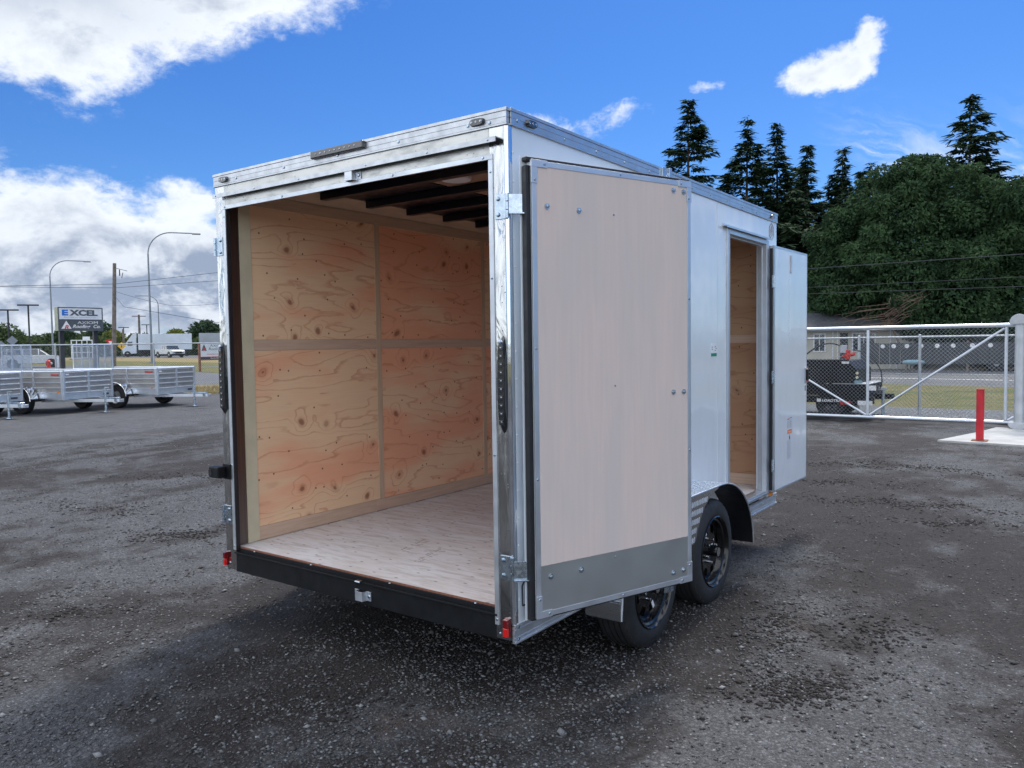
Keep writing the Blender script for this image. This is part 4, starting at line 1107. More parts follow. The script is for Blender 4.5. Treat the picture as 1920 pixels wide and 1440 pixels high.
arc = [(-.12, 14.5, 1.42), (.12, 14.5, 1.38), (.30, 14.5, 1.22), (.42, 14.5, 1.0), (.44, 14.5, .8), (.40, 14.5, .62)]
MB().tube([Vector(q) for q in arc], .014, 6).build('hose', 'cable', dt, smooth=True)
b = MB().rod((-.22, 14.5, 1.22), (-.22, 14.5, 1.42), .05, 12).rod((-.32, 14.5, 1.28), (-.08, 14.5, 1.34), .035, 10); b.build('pump', 'hydrant', dt, smooth=True)
MB().box(-.36, -.24, 14.46, 14.56, 1.36, 1.52).build('pump_reservoir', 'cover', dt, .006)
MB().rod((-.6, 14.5, 1.25), (-.32, 14.5, 1.29), .008, 6).build('handle', 'alu', dt)

for o in list(C.objects)[n0_:]:
    if o.parent == dt: o.location.x += .42

# ---- house, hedge line, kayak and dark truck across the road
hs = thing('house', 'low cream house with dark shingle roof behind the gate', 'house', (-8, 47, 0), R(0))
hs.rotation_euler = (0, 0, R(12)); hs.location = (-9.2, 46.5, 0); bpy.context.view_layer.update()
def HB(): return MB()
def hb(b, name, m, bev=0, par=None, **k):
    o = b.build(name, m, None, bev, **k); o.parent = par or hs; return o
hb(MB().box(-9, 5.2, -3.4, 4.5, 0, 2.2), 'wall', 'house_wall')
b = MB().prism([(-4.2, 2.18), (.55, 3.9), (5.3, 2.18), (5.3, 2.30), (.55, 4.04), (-4.2, 2.30)], 0, -9.5, 5.8); hb(b, 'roof', 'roof_dark', fixn=True)
hb(MB().box(-9.5, 5.8, -4.24, -4.20, 2.12, 2.32), 'fascia', 'sign_white')
for x0, x1 in ((-7.4, -6.4), (-3.6, -2.7), (.3, .95), (2.3, 3.5)):
    f = hb(MB().box(x0, x1, -3.46, -3.40, .95, 2.0), 'window', 'sign_white'); hb(MB().box(x0+.07, x1-.07, -3.475, -3.455, 1.02, 1.93), 'pane', 'glass', par=f)
    hb(MB().box((x0+x1)/2-.02, (x0+x1)/2+.02, -3.485, -3.475, 1.02, 1.93), 'mullion', 'sign_white', par=f)
for x in (1.3, 1.55, 4.2, 4.5): hb(MB().box(x, x+.05, -3.44, -3.40, .05, 2.12), 'downpipe', 'sign_white')
hb(MB().box(1.7, 2.1, -3.45, -3.40, .02, 2.0), 'door', 'dark_wall')
rf = thing('reflector_fence', 'dark board fence carrying a row of round white discs below the trees', 'fence', (-1.8, 41, 0))
b0 = Vector((-5.2, 40.55, 0)); b1 = Vector((6.0, 42.2, 0)); dd = (b1-b0).normalized(); nn = Vector((dd.y, -dd.x, 0)); v = Vector((0, 0, 1))
k = 0.0
while k < 11:
    MB().obox(b0, dd, v, nn, k, k+.46, .35, 1.42+.02*math.sin(k*5), -.02, .02).build('board', 'dark_wall', rf); k += .48
for x in (-4.11, -3.61, -3.02, -2.39, -1.7, -1.02, -.21, .53):
    t = (x-b0.x)/dd.x; p = b0+dd*t+v*1.26; MB().rod(p+nn*.02, p+nn*.05, .105, 18).build('disc', 'tape_white', rf)
for k in np.arange(0, 11.2, 2.4): MB().obox(b0, dd, v, nn, k, k+.1, 0, 1.5, -.1, -.02).build('post', 'wood_pole', rf)
b = MB(); b.lathe([(.0, -.5), (.08, -.42), (.115, -.2), (.12, 0), (.115, .2), (.08, .42), (.0, .5)], (-2.45, 39.2, .50), (1, .15, 0), 16)
tag(b.build('kayak', 'kayak', smooth=True), 'pale blue kayak hull lying in front of the dark board fence', 'kayak')
b = MB().box(-2.8, -2.7, 39.05, 39.3, .0, .385).box(-2.2, -2.1, 39.1, 39.4, .0, .385)
tag(b.build('sawhorse', 'wood_pole'), 'low wooden supports holding up the pale blue kayak', 'stand')

# ---- vehicles
def car(name, label, cat, loc, rz, prof, cabin, ln, wd, wheels, wr, paint, extra=None, ws=.0):
    t = thing(name, label, cat, loc, rz)
    def ad(b, nm, m, bev=0, par=None, **k):
        o = b.build(nm, m, None, bev, **k); o.parent = par or t; return o
    body = MB().prism(prof, 1, -wd/2, wd/2); bo_ = ad(body, 'body', paint, .05, fixn=True)
    cb = MB(); n = len(cabin); iw = wd/2-.14
    vs = [(x, -wd/2+.03 if z < cabin[0][1]+.05 else -iw, z) for x, z in cabin]+[(x, wd/2-.03 if z < cabin[0][1]+.05 else iw, z) for x, z in cabin]
    cb.add(vs, [tuple(range(n)), tuple(range(n, 2*n))[::-1]]+[(i, (i+1) % n, n+(i+1) % n, n+i) for i in range(n)])
    ad(cb, 'cabin_glass', 'glass', .02, fixn=True)
    tx = [p for p in cabin if p[1] > cabin[0][1]+.2]; x0, x1 = min(p[0] for p in tx), max(p[0] for p in tx); zt = max(p[1] for p in cabin)
    ad(MB().box(x0-.06, x1+.06, -iw-.02, iw+.02, zt-.03, zt+.04), 'roof', paint, .03)
    for s in (-1, 1):
        for q in np.linspace(x0, x1, 3): ad(MB().obox((q, s*(iw+.02), zt), (1, 0, 0), (0, s*.12, -1), (0, 1, 0), -.04, .04, 0, zt-cabin[0][1], -.02, .02), 'pillar', paint)
        for x in wheels:
            ad(MB().rod((x, s*(wd/2-.03), wr), (x, s*(wd/2+.006), wr), wr+.07, 20), 'wheel_arch', 'black')
            w_ = ad(MB().lathe([(wr*.6, 0), (wr*.95, 0), (wr, .03), (wr, .2), (wr*.6, .2)], (x, s*(wd/2+.015), wr), (0, -s, 0), 24, closed=True), 'wheel', 'rubber', smooth=True, fixn=True)
            ad(MB().lathe([(.0, -.005), (wr*.2, .0), (wr*.62, .03)], (x, s*(wd/2+.015), wr), (0, -s, 0), 12), 'rim', 'alu_white', par=w_)
    xf = max(p[0] for p in prof); xr = min(p[0] for p in prof)
    for s in (-1, 1):
        ad(MB().box(xf-.12, xf+.015, s*wd/2*.62-.16, s*wd/2*.62+.16, .68, .84), 'headlight', 'led', .02)
        ad(MB().box(xr-.015, xr+.1, s*wd/2*.72-.12, s*wd/2*.72+.12, .75, .95), 'tail_light', 'print_red', .02)
    ad(MB().box(xf-.02, xf+.02, -.5, .5, .60, .86), 'grille', 'black', .02)
    ad(MB().box(xf-.1, xf+.06, -wd/2+.05, wd/2-.05, .36, .54), 'bumper', paint if paint != 'car_white' else 'black', .03)
    if extra: extra(ad)
    return t
suvp = [(-2.3, .35), (2.35, .35), (2.42, .8), (2.2, 1.02), (1.25, 1.12), (-2.25, 1.15), (-2.38, .7)]
suvc = [(1.25, 1.10), (.55, 1.62), (-1.85, 1.64), (-2.25, 1.12)]
def rack(ad):
    for s in (-.55, .55): ad(MB().box(-1.6, .3, s-.02, s+.02, 1.70, 1.75), 'roof_rack', 'black')
FW = math.atan2(3.5, 1.43)
car('parked_suv', 'silver suv with roof rack behind the left ramp gate', 'car', (-72.2, 29.2, gz(-72)), math.atan2(3.2, 1.2)-R(8), suvp, suvc, 4.7, 1.9, (-1.45, 1.5), .36, 'car_silver', rack)
car('distant_car', 'dark car on the far road left of the lamp post', 'car', (-112, 42, gz(-112)), R(70), suvp, suvc, 4.7, 1.9, (-1.45, 1.5), .34, 'car_dark')
pkp = [(-2.7, .5), (2.7, .5), (2.78, .95), (2.55, 1.12), (1.3, 1.2), (.0, 1.22), (-2.7, 1.2)]
pkc = [(1.3, 1.18), (.75, 1.78), (-.6, 1.80), (-.95, 1.2)]
def bed(ad): ad(MB().box(-2.6, -1.0, -.8, .8, 1.12, 1.215), 'bed', 'black')
car('pickup_truck', 'white pickup truck in front of the long white truck box', 'truck', (-107.2, 63.0, gz(-107)), R(-5), pkp, pkc, 5.5, 2.0, (-1.8, 1.75), .42, 'car_white', bed)
car('dark_jeep', 'dark vehicle at the right edge beyond the gate post', 'car', (1.9, 42.6, 0), R(188), [(-1.9, .4), (1.9, .4), (1.95, .85), (1.8, 1.0), (.8, 1.05), (-1.85, 1.1)], [(.8, 1.04), (.5, 1.5), (-1.6, 1.52), (-1.85, 1.1)], 4, 1.8, (-1.2, 1.25), .36, 'car_dark')
# semi truck and box trailer
se = thing('semi_truck', 'white semi truck with long white box trailer across the far road', 'truck', (-125.5, 73, gz(-125)), math.atan2(-(75.94-69.78), -(-123.55+127.15)))
def se_add(b, nm, m, bev=0, par=None, **k):
    o = b.build(nm, m, None, bev, **k); o.parent = par or se; return o
se_add(MB().box(-4.3, 4.2, -1.25, 1.25, 1.15, 3.9), 'trailer_box', 'truck_white', .03)
b = MB()
for x in np.arange(-4.1, 4.2, .62): b.box(x, x+.04, 1.25, 1.275, 1.2, 3.85)
se_add(b, 'box_ribs', 'truck_white')
se_add(MB().box(-4.2, 4.1, -1.1, 1.1, .95, 1.15), 'trailer_frame', 'black')
b = MB().prism([(4.5, .55), (6.6, .5), (6.75, 1.5), (6.2, 2.0), (5.9, 2.7), (5.0, 3.95), (4.5, 3.95)], 1, -1.15, 1.15); cabm = se_add(b, 'cab', 'truck_white', .05, fixn=True)
se_add(MB().box(5.1, 5.85, 1.15, 1.17, 1.9, 2.6), 'side_window', 'glass', par=cabm)
se_add(MB().obox((6.18, 0, 2.02), (0, 1, 0), (-.39, 0, .92), (.92, 0, .39), -1.0, 1.0, 0, .7, 0, .02), 'windscreen', 'glass', par=cabm)
for x in (-3.4, -2.3, 3.0, 4.0, 5.9):
    for y in (-1.2, .9): se_add(MB().lathe([(.2, 0), (.5, 0), (.5, .3), (.2, .3)], (x, y, .5), (0, 1, 0), 18, closed=True), 'wheel', 'rubber', fixn=True)
b2 = thing('box_trailer', 'grey box trailer parked end on behind the white truck', 'trailer', (-122.4, 79.4, gz(-122)), math.atan2(6.16, 3.6))
def b2a(b, nm, m, **k):
    o = b.build(nm, m, None, **k); o.parent = b2; return o
b2a(MB().box(-1.5, 2.1, -1.2, 1.2, 1.0, 4.0), 'box', 'truck_grey'); b2a(MB().box(-1.5, 2.1, 1.0, 1.21, 2.9, 3.0), 'band', 'truck_white'); b2a(MB().box(-1.4, 2.0, -1.1, 1.1, .5, 1.0), 'underframe', 'black')
for x in (-.9, 1.3): b2a(MB().lathe([(.2, 0), (.5, 0), (.5, .3), (.2, .3)], (x, .9, .5), (0, 1, 0), 18, closed=True), 'wheel', 'rubber', fixn=True)
# white cage
cg = thing('steel_cage', 'pale grey stacked steel cage standing on the far verge', 'cage', (-108.6, 51.2, gz(-108)), math.atan2(2.12, 1.01))
b = MB()
for x in np.linspace(-1.6, 1.6, 6):
    for y in (-1, 1): b.box(x-.05, x+.05, y-.05, y+.05, 0, 2.7)
for z in (.1, .95, 1.8, 2.65):
    for y in (-1, 1): b.box(-1.62, 1.62, y-.06, y+.06, z-.05, z+.05)
    for x in (-1.6, 1.6): b.box(x-.06, x+.06, -1, 1, z-.05, z+.05)
o = b.build('frame', 'sign_white'); o.parent = cg
b = MB().box(-1.9, 1.7, -1.2, 1.2, -.02, .10); o = b.build('skid', 'wood_pole'); o.parent = cg
o = MB().box(-.2, .7, -.5, .5, 2.7, 3.15).build('top_crate', 'sign_white'); o.parent = cg

# ---- signs
def sign_frame(p0, p1):
    p0, p1 = Vector((*p0, 0)), Vector((*p1, 0)); u = (p1-p0); wd = u.length; u.normalize(); return p0, u, Vector((u.y, -u.x, 0)), wd
v = Vector((0, 0, 1))
o, u, n, wd = sign_frame((-36.91, 15.66), (-36.78, 17.80))
sg = thing('pylon_sign', 'tall two panel business sign on dark posts behind the fence', 'sign', (-36.85, 16.7, 0))
def sb(u0, u1, z0, z1, n0, n1): return MB().obox(o, u, v, n, u0, u1, z0, z1, n0, n1)
zb_, zm, zt_ = 2.62, 3.18, 3.80
sb(0, wd, zb_, zt_, -.42, -.02).build('cabinet', 'olive_edge', sg, .01)
for q in ((0, .05, zb_, zt_), (wd-.05, wd, zb_, zt_), (.05, wd-.05, zb_, zb_+.045), (.05, wd-.05, zt_-.045, zt_), (.05, wd-.05, zm-.015, zm+.015)): sb(q[0], q[1], q[2], q[3], -.02, .015).build('border', 'charcoal', sg)
sb(.05, wd-.05, zm+.015, zt_-.045, -.02, .0).build('upper_face', 'sign_white', sg)
sb(.05, wd-.05, zb_+.045, zm-.015, -.02, .0).build('lower_face', 'charcoal', sg)
for k in (.10, wd-.42): sb(k, k+.20, 0.0, zb_, -.32, -.12).build('post', 'post_dark', sg)
F_ = o+n*.004
text('E', 'lettering', 'print_blue', F_+u*.19+v*3.375, u, v, .30, .29, sg, .003, bold=.05)
text('XCEL', 'lettering', 'charcoal', F_+u*.53+v*3.375, u, v, .30, 1.36, sg, .003, bold=.05)
text('ELECTRICAL CONTRACTOR', 'small_lettering', 'print_grey', F_+u*.28+v*3.265, u, v, .055, 1.52, sg, .003)
text('AXIOM', 'lettering', 'print_white', F_+u*.90+v*2.965, u, v, .14, .98, sg, .003)
text('Roofing', 'lettering', 'print_white', F_+u*.66+v*2.70, u, v, .23, .86, sg, .004, shear=.35, bold=.02)
text('Co.', 'lettering', 'print_white', F_+u*1.66+v*2.76, u, v, .17, .34, sg, .004, shear=.35, bold=.02)
tri = MB(); P_ = [F_+u*.13+v*2.72, F_+u*.62+v*2.72, F_+u*.375+v*3.12]
tri.add([q+n*.002 for q in P_], [(0, 1, 2)]); tri.build('triangle_logo', 'print_white', sg)
text('R', 'logo_letter', 'print_red', F_+u*.28+v*2.70, u, v, .21, .2, sg, .006, shear=.3, bold=.02)
o, u, n, wd = sign_frame((-46.45, 29.30), (-46.75, 32.1))
bn = thing('banner_sign', 'white banner with a red and black triangle between brown posts', 'sign', (-46.6, 30.6, gz(-46)))
z0, z1 = 1.02, 2.02
sb(0, .12, 0, z1+.03, -.08, .04).build('post', 'rust_wood', bn); sb(wd, wd+.12, 0, z1+.03, -.08, .04).build('post', 'rust_wood', bn)
sb(.12, wd, z0-.22, z0-.14, -.03, .02).build('rail', 'rust_wood', bn)
sb(.14, wd-.02, z0, z1, -.01, .01).build('banner', 'sign_white', bn)
sb(.14, wd-.02, z0-.14, z0-.001, -.01, .01).build('banner_footer', 'print_dark', bn); sb(.14, wd-.02, z0, z0+.035, .0101, .013).build('red_stripe', 'print_red', bn)
F_ = o+n*.012
t3 = MB(); t3.add([F_+u*.22+v*1.48, F_+u*.68+v*1.48, F_+u*.45+v*1.96], [(0, 1, 2)]); t3.build('triangle_logo', 'charcoal', bn)
t3 = MB(); t3.add([F_+u*.33+v*1.50+n*.003, F_+u*.57+v*1.50+n*.003, F_+u*.45+v*1.76+n*.003], [(0, 1, 2)]); t3.build('logo_mark', 'print_red', bn)
text('AXIOM', 'lettering', 'charcoal', F_+u*.95+v*1.76, u, v, .16, 1.3, bn, .003)
text('Roofing Co.', 'lettering', 'charcoal', F_+u*.82+v*1.46, u, v, .24, 1.6, bn, .003, shear=.35)
text('We Are AXIOM', 'footer_lettering', 'print_white', F_+u*.95+v*.905, u, v, .08, 1.0, bn, .003, bold=.03)
b = MB()
for k in range(12): b.obox(o, u, v, n, .7+k*.12, .78+k*.12, 1.20, 1.25, .0101, .012)
b.build('small_print', 'print_red', bn)
def roadsign(name, label, px, x, y, zc, shape, size, ob=gz):
    t = thing(name, label, 'sign', (x, y, gz(x))); c = Vector((x, y, zc)); d = Vector((4.14-x, -2.76-y, 0)).normalized(); uu = Vector((-d.y, d.x, 0)); vv = Vector((0, 0, 1))
    MB().rod((x-d.x*.05, y-d.y*.05, gz(x)), (x-d.x*.05, y-d.y*.05, zc+size*.3), .035, 8).build('post', 'pole_grey', t)
    def poly(P_, off, m, nm):
        P1 = [c+uu*a*size+vv*b_*size+d*(off+.006) for a, b_ in P_]; P2 = [c+uu*a*size+vv*b_*size+d*off for a, b_ in P_]; k = len(P_)
        MB().add(P1+P2, [tuple(range(k)), tuple(range(k, 2*k))[::-1]]+[(i, k+i, k+(i+1) % k, (i+1) % k) for i in range(k)]).build(nm, m, t, fixn=True)
    if shape == 'yield':
        poly([(-.5, .43), (.5, .43), (0, -.43)], 0, 'print_red', 'plate'); poly([(-.22, .27), (.22, .27), (0, -.12)], .01, 'tape_white', 'inner_face')
    else: poly([(-.5, 0), (0, -.5), (.5, 0), (0, .5)], 0, shape, 'plate')
    return t, c, uu, vv, d
roadsign('yield_sign', 'red and white yield sign right of the business sign', 0, -75.6, 38.0, 2.25, 'yield', .95)
MT['sign_yellow'] = simple('yellow_sign', (.70, .42, .02), .5)
t, c, uu, vv, d = roadsign('warning_sign', 'yellow diamond road warning sign beside the wooden pole', 0, -101.7, 52.8, 2.15, 'sign_yellow', 1.05)
MB().obox(c+d*.01, uu, vv, d, -.06, .06, -.22, .2, 0, .01).build('symbol', 'print_dark', t)
roadsign('diamond_sign', 'grey back of a larger diamond road sign at the left edge', 0, -70.2, 26.8, 2.55, 'pole_grey', .85)
roadsign('diamond_sign', 'smaller grey diamond sign back partly cut by the left edge', 0, -70.4, 26.0, 2.2, 'pole_grey', .7)
# ---- lamp posts, poles, hydrant
def lamp(name, label, x, y, z1, arm, base=.13, top=.06):
    g0 = gz(x); t = thing(name, label, 'street lamp', (x, y, g0)); a = Vector((*arm, 0)); al = a.length; a.normalize(); rb = min(3.0, al*.45)
    MB().rod((x, y, g0), (x, y, z1-rb), base, 12, top+.02).build('pole', 'pole_grey', t, smooth=True)
    MB().box(x-.25, x+.25, y-.25, y+.25, g0, g0+.12).build('base', 'pole_grey', t)
    pts = [Vector((x, y, z1-rb))+a*(rb*(1-math.cos(R(q))))+Vector((0, 0, rb*math.sin(R(q)))) for q in range(0, 91, 10)]+[Vector((x, y, z1))+a*(al-.8)]
    MB().tube(pts, top, 8).build('arm', 'pole_grey', t, smooth=True)
    e = Vector((x, y, z1))+a*(al-.8); nn = Vector((-a.y, a.x, 0))
    MB().obox(e, a, nn, Vector((0, 0, 1)), 0, .85, -.16, .16, -.12, .02).build('lamp_head', 'pole_grey', t, .03)
lamp('street_lamp', 'tallest curved arm street lamp just left of the trailer', -74.2, 41.5, 13.75, (2.6, 4.35))
lamp('street_lamp', 'second curved arm street lamp left of the business sign', -105.7, 45.75, 13.5, (2.0, 4.3))
lamp('street_lamp', 'distant thin street lamp with its arm pointing left', -169.1, 97.1, 13.9, (-2.3, -4.1), .16, .09)
def lotlamp(label, x, y, z1, s=1.0):
    g0 = gz(x); t = thing('parking_lamp', label, 'lamp post', (x, y, g0)); MB().rod((x, y, g0), (x, y, z1), .1*s, 8).build('pole', 'post_dark', t)
    MB().obox((x, y, z1), (.5, .86, 0), (-.86, .5, 0), (0, 0, 1), -1.1*s, 1.1*s, -.2, .2, 0, .16).build('lamp_head', 'post_dark', t)
lotlamp('dark parking lamp post at the far left edge', -98.2, 37.6, 6.4); lotlamp('dark parking lamp post between the edge and the first street lamp', -97.4, 39.5, 7.0)
lotlamp('small distant lamp post above the white truck box', -170.4, 94.9, 7.2); lotlamp('small distant lamp post above the yellow green bush', -172.7, 90.7, 6.6)
up_ = thing('utility_pole', 'tall weathered wooden utility pole right of the business sign', 'utility pole', (-66.87, 34.08, gz(-67)))
MB().rod((-66.2, 33.4, gz(-66)), (-66.55, 34.0, 9.4), .2, 12, .15).build('pole', 'wood_pole', up_, smooth=True)
b = MB().rod((-66.5, 33.95, 9.0), (-66.1, 34.9, 8.75), .03, 6); b.build('bracket', 'pole_grey', up_)
b = MB().rod((-66.4, 34.35, 8.85), (-66.4, 34.35, 8.3), .05, 6).rod((-66.3, 34.6, 8.6), (-66.35, 34.5, 8.1), .03, 6); b.build('insulator', 'post_dark', up_)
u3 = thing('utility_pole', 'distant wooden utility pole with a crossarm above the truck', 'utility pole', (-153.6, 83.9, .38))
MB().rod((-153.6, 83.9, .3), (-153.6, 83.9, 8.8), .28, 8, .2).build('pole', 'wood_pole', u3); MB().obox((-153.6, 83.9, 8.4), (.48, .88, 0), (-.88, .48, 0), (0, 0, 1), -1.3, 1.3, -.1, .1, 0, .16).build('crossarm', 'wood_pole', u3)
u4 = thing('utility_pole', 'short distant wooden post left of the crossarm pole', 'utility pole', (-130.5, 68.3, .38))
MB().rod((-130.5, 68.3, .3), (-130.5, 68.3, 5.2), .18, 8).build('pole', 'wood_pole', u4)
def wire(label, pts, r=.02, sag=0, cat='cable'):
    P_ = []; 
    for a, b_ in zip(pts, pts[1:]):
        a, b_ = Vector(a), Vector(b_)
        for i in range(9): t = i/8; P_.append(a.lerp(b_, t)+Vector((0, 0, -sag*4*t*(1-t))))
    tag(MB().tube(P_, r, 5).build('power_line', 'cable'), label, cat)
wire('upper cable crossing the left sky past the wooden pole', [(-67.5, 14, 6.75), (-66.7, 24.7, 6.9), (-66.5, 33.9, 7.55), (-65.8, 43.75, 9.15), (-65, 60, 11.5)], .02)
wire('lower cable crossing the left sky just under the upper one', [(-67.9, 14, 6.8), (-67.2, 24.9, 6.88), (-66.5, 33.9, 7.2), (-65.8, 43.73, 8.35), (-65, 60, 9.7)], .018)
wire('cable falling from the wooden pole towards the trailer', [(-66.5, 33.9, 6.45), (-60.5, 31.5, 5.2), (-46, 30.37, 3.5), (-38, 30, 2.9)], .018, .0)
wire('thin sagging cable from the wooden pole to the right', [(-66.5, 33.9, 6.9), (-68, 40, 5.9), (-70.8, 47, 6.4), (-72, 54, 7.6)], .014, .1)
wire('highest cable in front of the right hand trees', [(-10.5, 38, 5.3), (-6.51, 35.79, 5.0), (2.36, 31.19, 4.62), (12, 26, 4.4)], .017)
wire('middle cable in front of the right hand trees', [(-10.5, 38, 4.3), (-6.51, 35.79, 4.12), (2.37, 31.19, 3.80), (12, 26, 3.6)], .012)
wire('lowest cable in front of the right hand trees', [(-10.5, 38, 4.0), (-6.5, 35.79, 3.82), (2.37, 31.19, 3.46), (12, 26, 3.3)], .013)
hy = thing('fire_hydrant', 'red fire hydrant beside the silver suv', 'hydrant', (-69.2, 29.2, gz(-69)))
MB().lathe([(.0, .72), (.12, .68), (.18, .6), (.2, .56), (.15, .54), (.15, .1), (.22, .08), (.22, 0)], (-69.2, 29.2, gz(-69)), (0, 0, 1), 14).rod((-69.25, 29.02, .52), (-69.15, 29.38, .52), .08, 10).build('hydrant_body', 'hydrant', hy, smooth=True, fixn=True)
mk = MB().box(-69.05, -68.85, 29.7, 29.95, gz(-69), 1.0)
tag(mk.build('marker_post', 'tape_white', None, .03), 'white marker post right of the red hydrant', 'post')
bd = thing('low_building', 'low dark building with a red sign at the trailer edge', 'building', (-146.5, 96.5, .38), math.atan2(7.2, 4.2))
for nm, b, m in (('wall', MB().box(-4, 9, -3, 3, 0, 3.0), 'dark_wall'), ('roof', MB().prism([(-4.2, 3.0), (9.2, 3.0), (8.4, 3.7), (-3.4, 3.7)], 1, -3.3, 3.3), 'roof_dark'), ('sign_panel', MB().box(1.5, 4.5, 3.0, 3.1, 1.7, 2.7), 'print_red'), ('window', MB().box(-2.5, .5, 3.0, 3.06, 1.2, 2.2), 'glass')):
    q = b.build(nm, m, None, fixn=True); q.parent = bd

# ---- left chain link fence
lf = thing('chain_link_fence', 'long chain link fence with pipe top rail behind the silver utility trailers', 'fence', (-22.9, 12.6, 0))
def fp(t, z): return Vector((SN[0]*25.75+SU[0]*t, SN[1]*25.75+SU[1]*t, z))
t0 = (fp(0, 0)-Vector((-22.957, 12.622, 0))).dot(Vector((*SU, 0))); tc = -t0
MB().rod(fp(-34, 1.84), fp(6, 1.84), .022, 10).build('top_rail', 'fence_galv', lf, smooth=True)
k = tc-3.18*9
while k < 6:
    MB().rod(fp(k, 0), fp(k, 1.86), .030, 10).dome(fp(k, 1.86), (0, 0, 1), .034, .8).build('post', 'fence_galv', lf, smooth=True); k += 3.18
q = fp(-30, 0); chain('chain_link', (q.x, q.y, 0), SU, 36, .05, 1.83, .085, .0019, lf)

# ---- small aluminium utility trailers
ut = thing('utility_trailer', 'silver utility trailer nearest the cargo trailer, its wheel and ramp gate in full view', 'trailer', (0, 0, 0), 0, 'silver utility trailers along the fence')
HW, LF, LR, ZB, ZT = .76, 1.20, 1.62, .42, 1.10
def ua(b, nm, m, bev=0, par=None, **k): return b.build(nm, m, par or ut, bev, **k)
ua(MB().box(-LR, LF, -HW, HW, ZB-.01, ZB+.02), 'deck', 'alu_white')
for s in (-1, 1): ua(MB().box(-LR, LF, min(s*HW, s*(HW+.03)), max(s*HW, s*(HW+.03)), ZB-.05, ZB+.11), 'side_beam', 'alu_white', .004)
ua(MB().box(LF, LF+.03, -HW, HW, ZB-.05, ZB+.12), 'front_beam', 'alu_white', .004)
def slats(axis, a0, a1, c, out):
    n = 4; hh = (ZT-.03-ZB-.115)/n
    for i in range(n):
        z = ZB+.115+i*hh
        if axis == 0: b = MB().box(a0, a1, min(c, c+out*.018), max(c, c+out*.018), z+.028, z+hh-.004); b2_ = MB().box(a0, a1, min(c, c+out*.045), max(c, c+out*.045), z, z+.026)
        else: b = MB().box(min(c, c+out*.018), max(c, c+out*.018), a0, a1, z+.028, z+hh-.004); b2_ = MB().box(min(c, c+out*.045), max(c, c+out*.045), a0, a1, z, z+.026)
        sl_ = ua(b, 'slat', 'mill_grey'); ua(b2_, 'slat_lip', 'alu_white', .003, par=sl_)
for s in (-1, 1):
    for x0, x1 in ((-LR+.03, -.62), (-.57, .18), (.23, LF-.03)): slats(0, x0, x1, s*HW, s)
    for x in (-LR, -.60, .20, LF-.04): ua(MB().box(x, x+.045, min(s*(HW-.01), s*(HW+.045)), max(s*(HW-.01), s*(HW+.045)), ZB-.05, ZT), 'post', 'alu_white', .004)
    ua(MB().rod((-LR-.02, s*(HW+.015), ZT), (LF+.05, s*(HW+.015), ZT), .026, 10), 'top_rail', 'alu_white', smooth=True)
slats(1, -HW+.03, -.03, LF, 1); slats(1, .03, HW-.03, LF, 1)
ua(MB().box(LF-.01, LF+.045, -.03, .03, ZB-.05, ZT), 'post', 'alu_white', .004)
for s in (-1, 1): ua(MB().box(LF-.01, LF+.048, s*HW-.03, s*HW+.03, ZB-.06, ZT), 'post', 'alu_white', .004)
ua(MB().rod((LF+.02, -HW-.02, ZT), (LF+.02, HW+.02, ZT), .026, 10), 'top_rail', 'alu_white', smooth=True)
for s in (-1, 1):
    yo = s*(HW+.06); b = MB(); pr = []
    for a in range(0, 181, 12): pr.append((-.40*math.cos(R(a)), .34+.40*math.sin(R(a))*(.97)))
    for (x0, z0), (x1, z1) in zip(pr, pr[1:]): b.add([(x0, yo, z0), (x1, yo, z1), (x1, yo+s*.24, z1), (x0, yo+s*.24, z0)], [(0, 1, 2, 3)]); b.rod((x0, yo+s*.24, z0), (x1, yo+s*.24, z1), .010, 6)
    ua(b, 'fender', 'chrome', smooth=True)
    ua(MB().box(.36, .62, min(yo, yo+s*.22), max(yo, yo+s*.22), .36, .40), 'step', 'black')
    w_ = ua(MB().lathe([(.19, 0), (.30, 0), (.325, .03), (.325, .16), (.30, .19), (.19, .19)], (0, yo+s*.205, .325), (0, -s, 0), 36, closed=True), 'tyre', 'rubber', smooth=True, fixn=True)
    ua(MB().lathe([(.0, .02), (.05, .01), (.06, .05), (.15, .06), (.195, .02)], (0, yo+s*.205, .325), (0, -s, 0), 24), 'rim', 'alu', par=w_, smooth=True)
    ua(MB().box(LF-.36, LF-.12, min(s*(HW+.03), s*(HW+.045)), max(s*(HW+.03), s*(HW+.045)), .99, 1.03), 'red_reflector', 'print_red')
    ua(MB().box(LF-.18, LF-.10, min(s*(HW+.03), s*(HW+.045)), max(s*(HW+.03), s*(HW+.045)), .54, .58), 'amber_marker', 'amber')
ua(MB().rod((0, -HW-.05, .325), (0, HW+.05, .325), .03, 8), 'axle', 'black')
for s in (-1, 1):
    b = MB().obox((.3, s*.62, ZB-.09), Vector((LF+.95-.3, -s*.58, -.015)).normalized(), (0, 0, 1), (0, 1, 0), 0, LF+.95, -.04, .04, -.03, .03); ua(b, 'tongue_beam', 'alu_white', .004)
ua(MB().box(LF+.55, LF+1.02, -.07, .07, ZB-.14, ZB-.02), 'coupler', 'galv', .015)
j = ua(MB().rod((LF+.72, -.13, .06), (LF+.72, -.13, .66), .03, 10), 'jack', 'galv', smooth=True)
ua(MB().rod((LF+.72, -.13, .66), (LF+.86, -.13, .66), .014, 8), 'crank', 'galv', par=j); ua(MB().lathe([(.0, .05), (.08, .0), (.09, -.01)], (LF+.72, -.13, .03), (0, 0, 1), 12), 'foot', 'galv', par=j)
ua(MB().box(LF+.035, LF+.040, HW-.30, HW-.12, ZB+.01, ZB+.06), 'name_plate', 'print_dark')
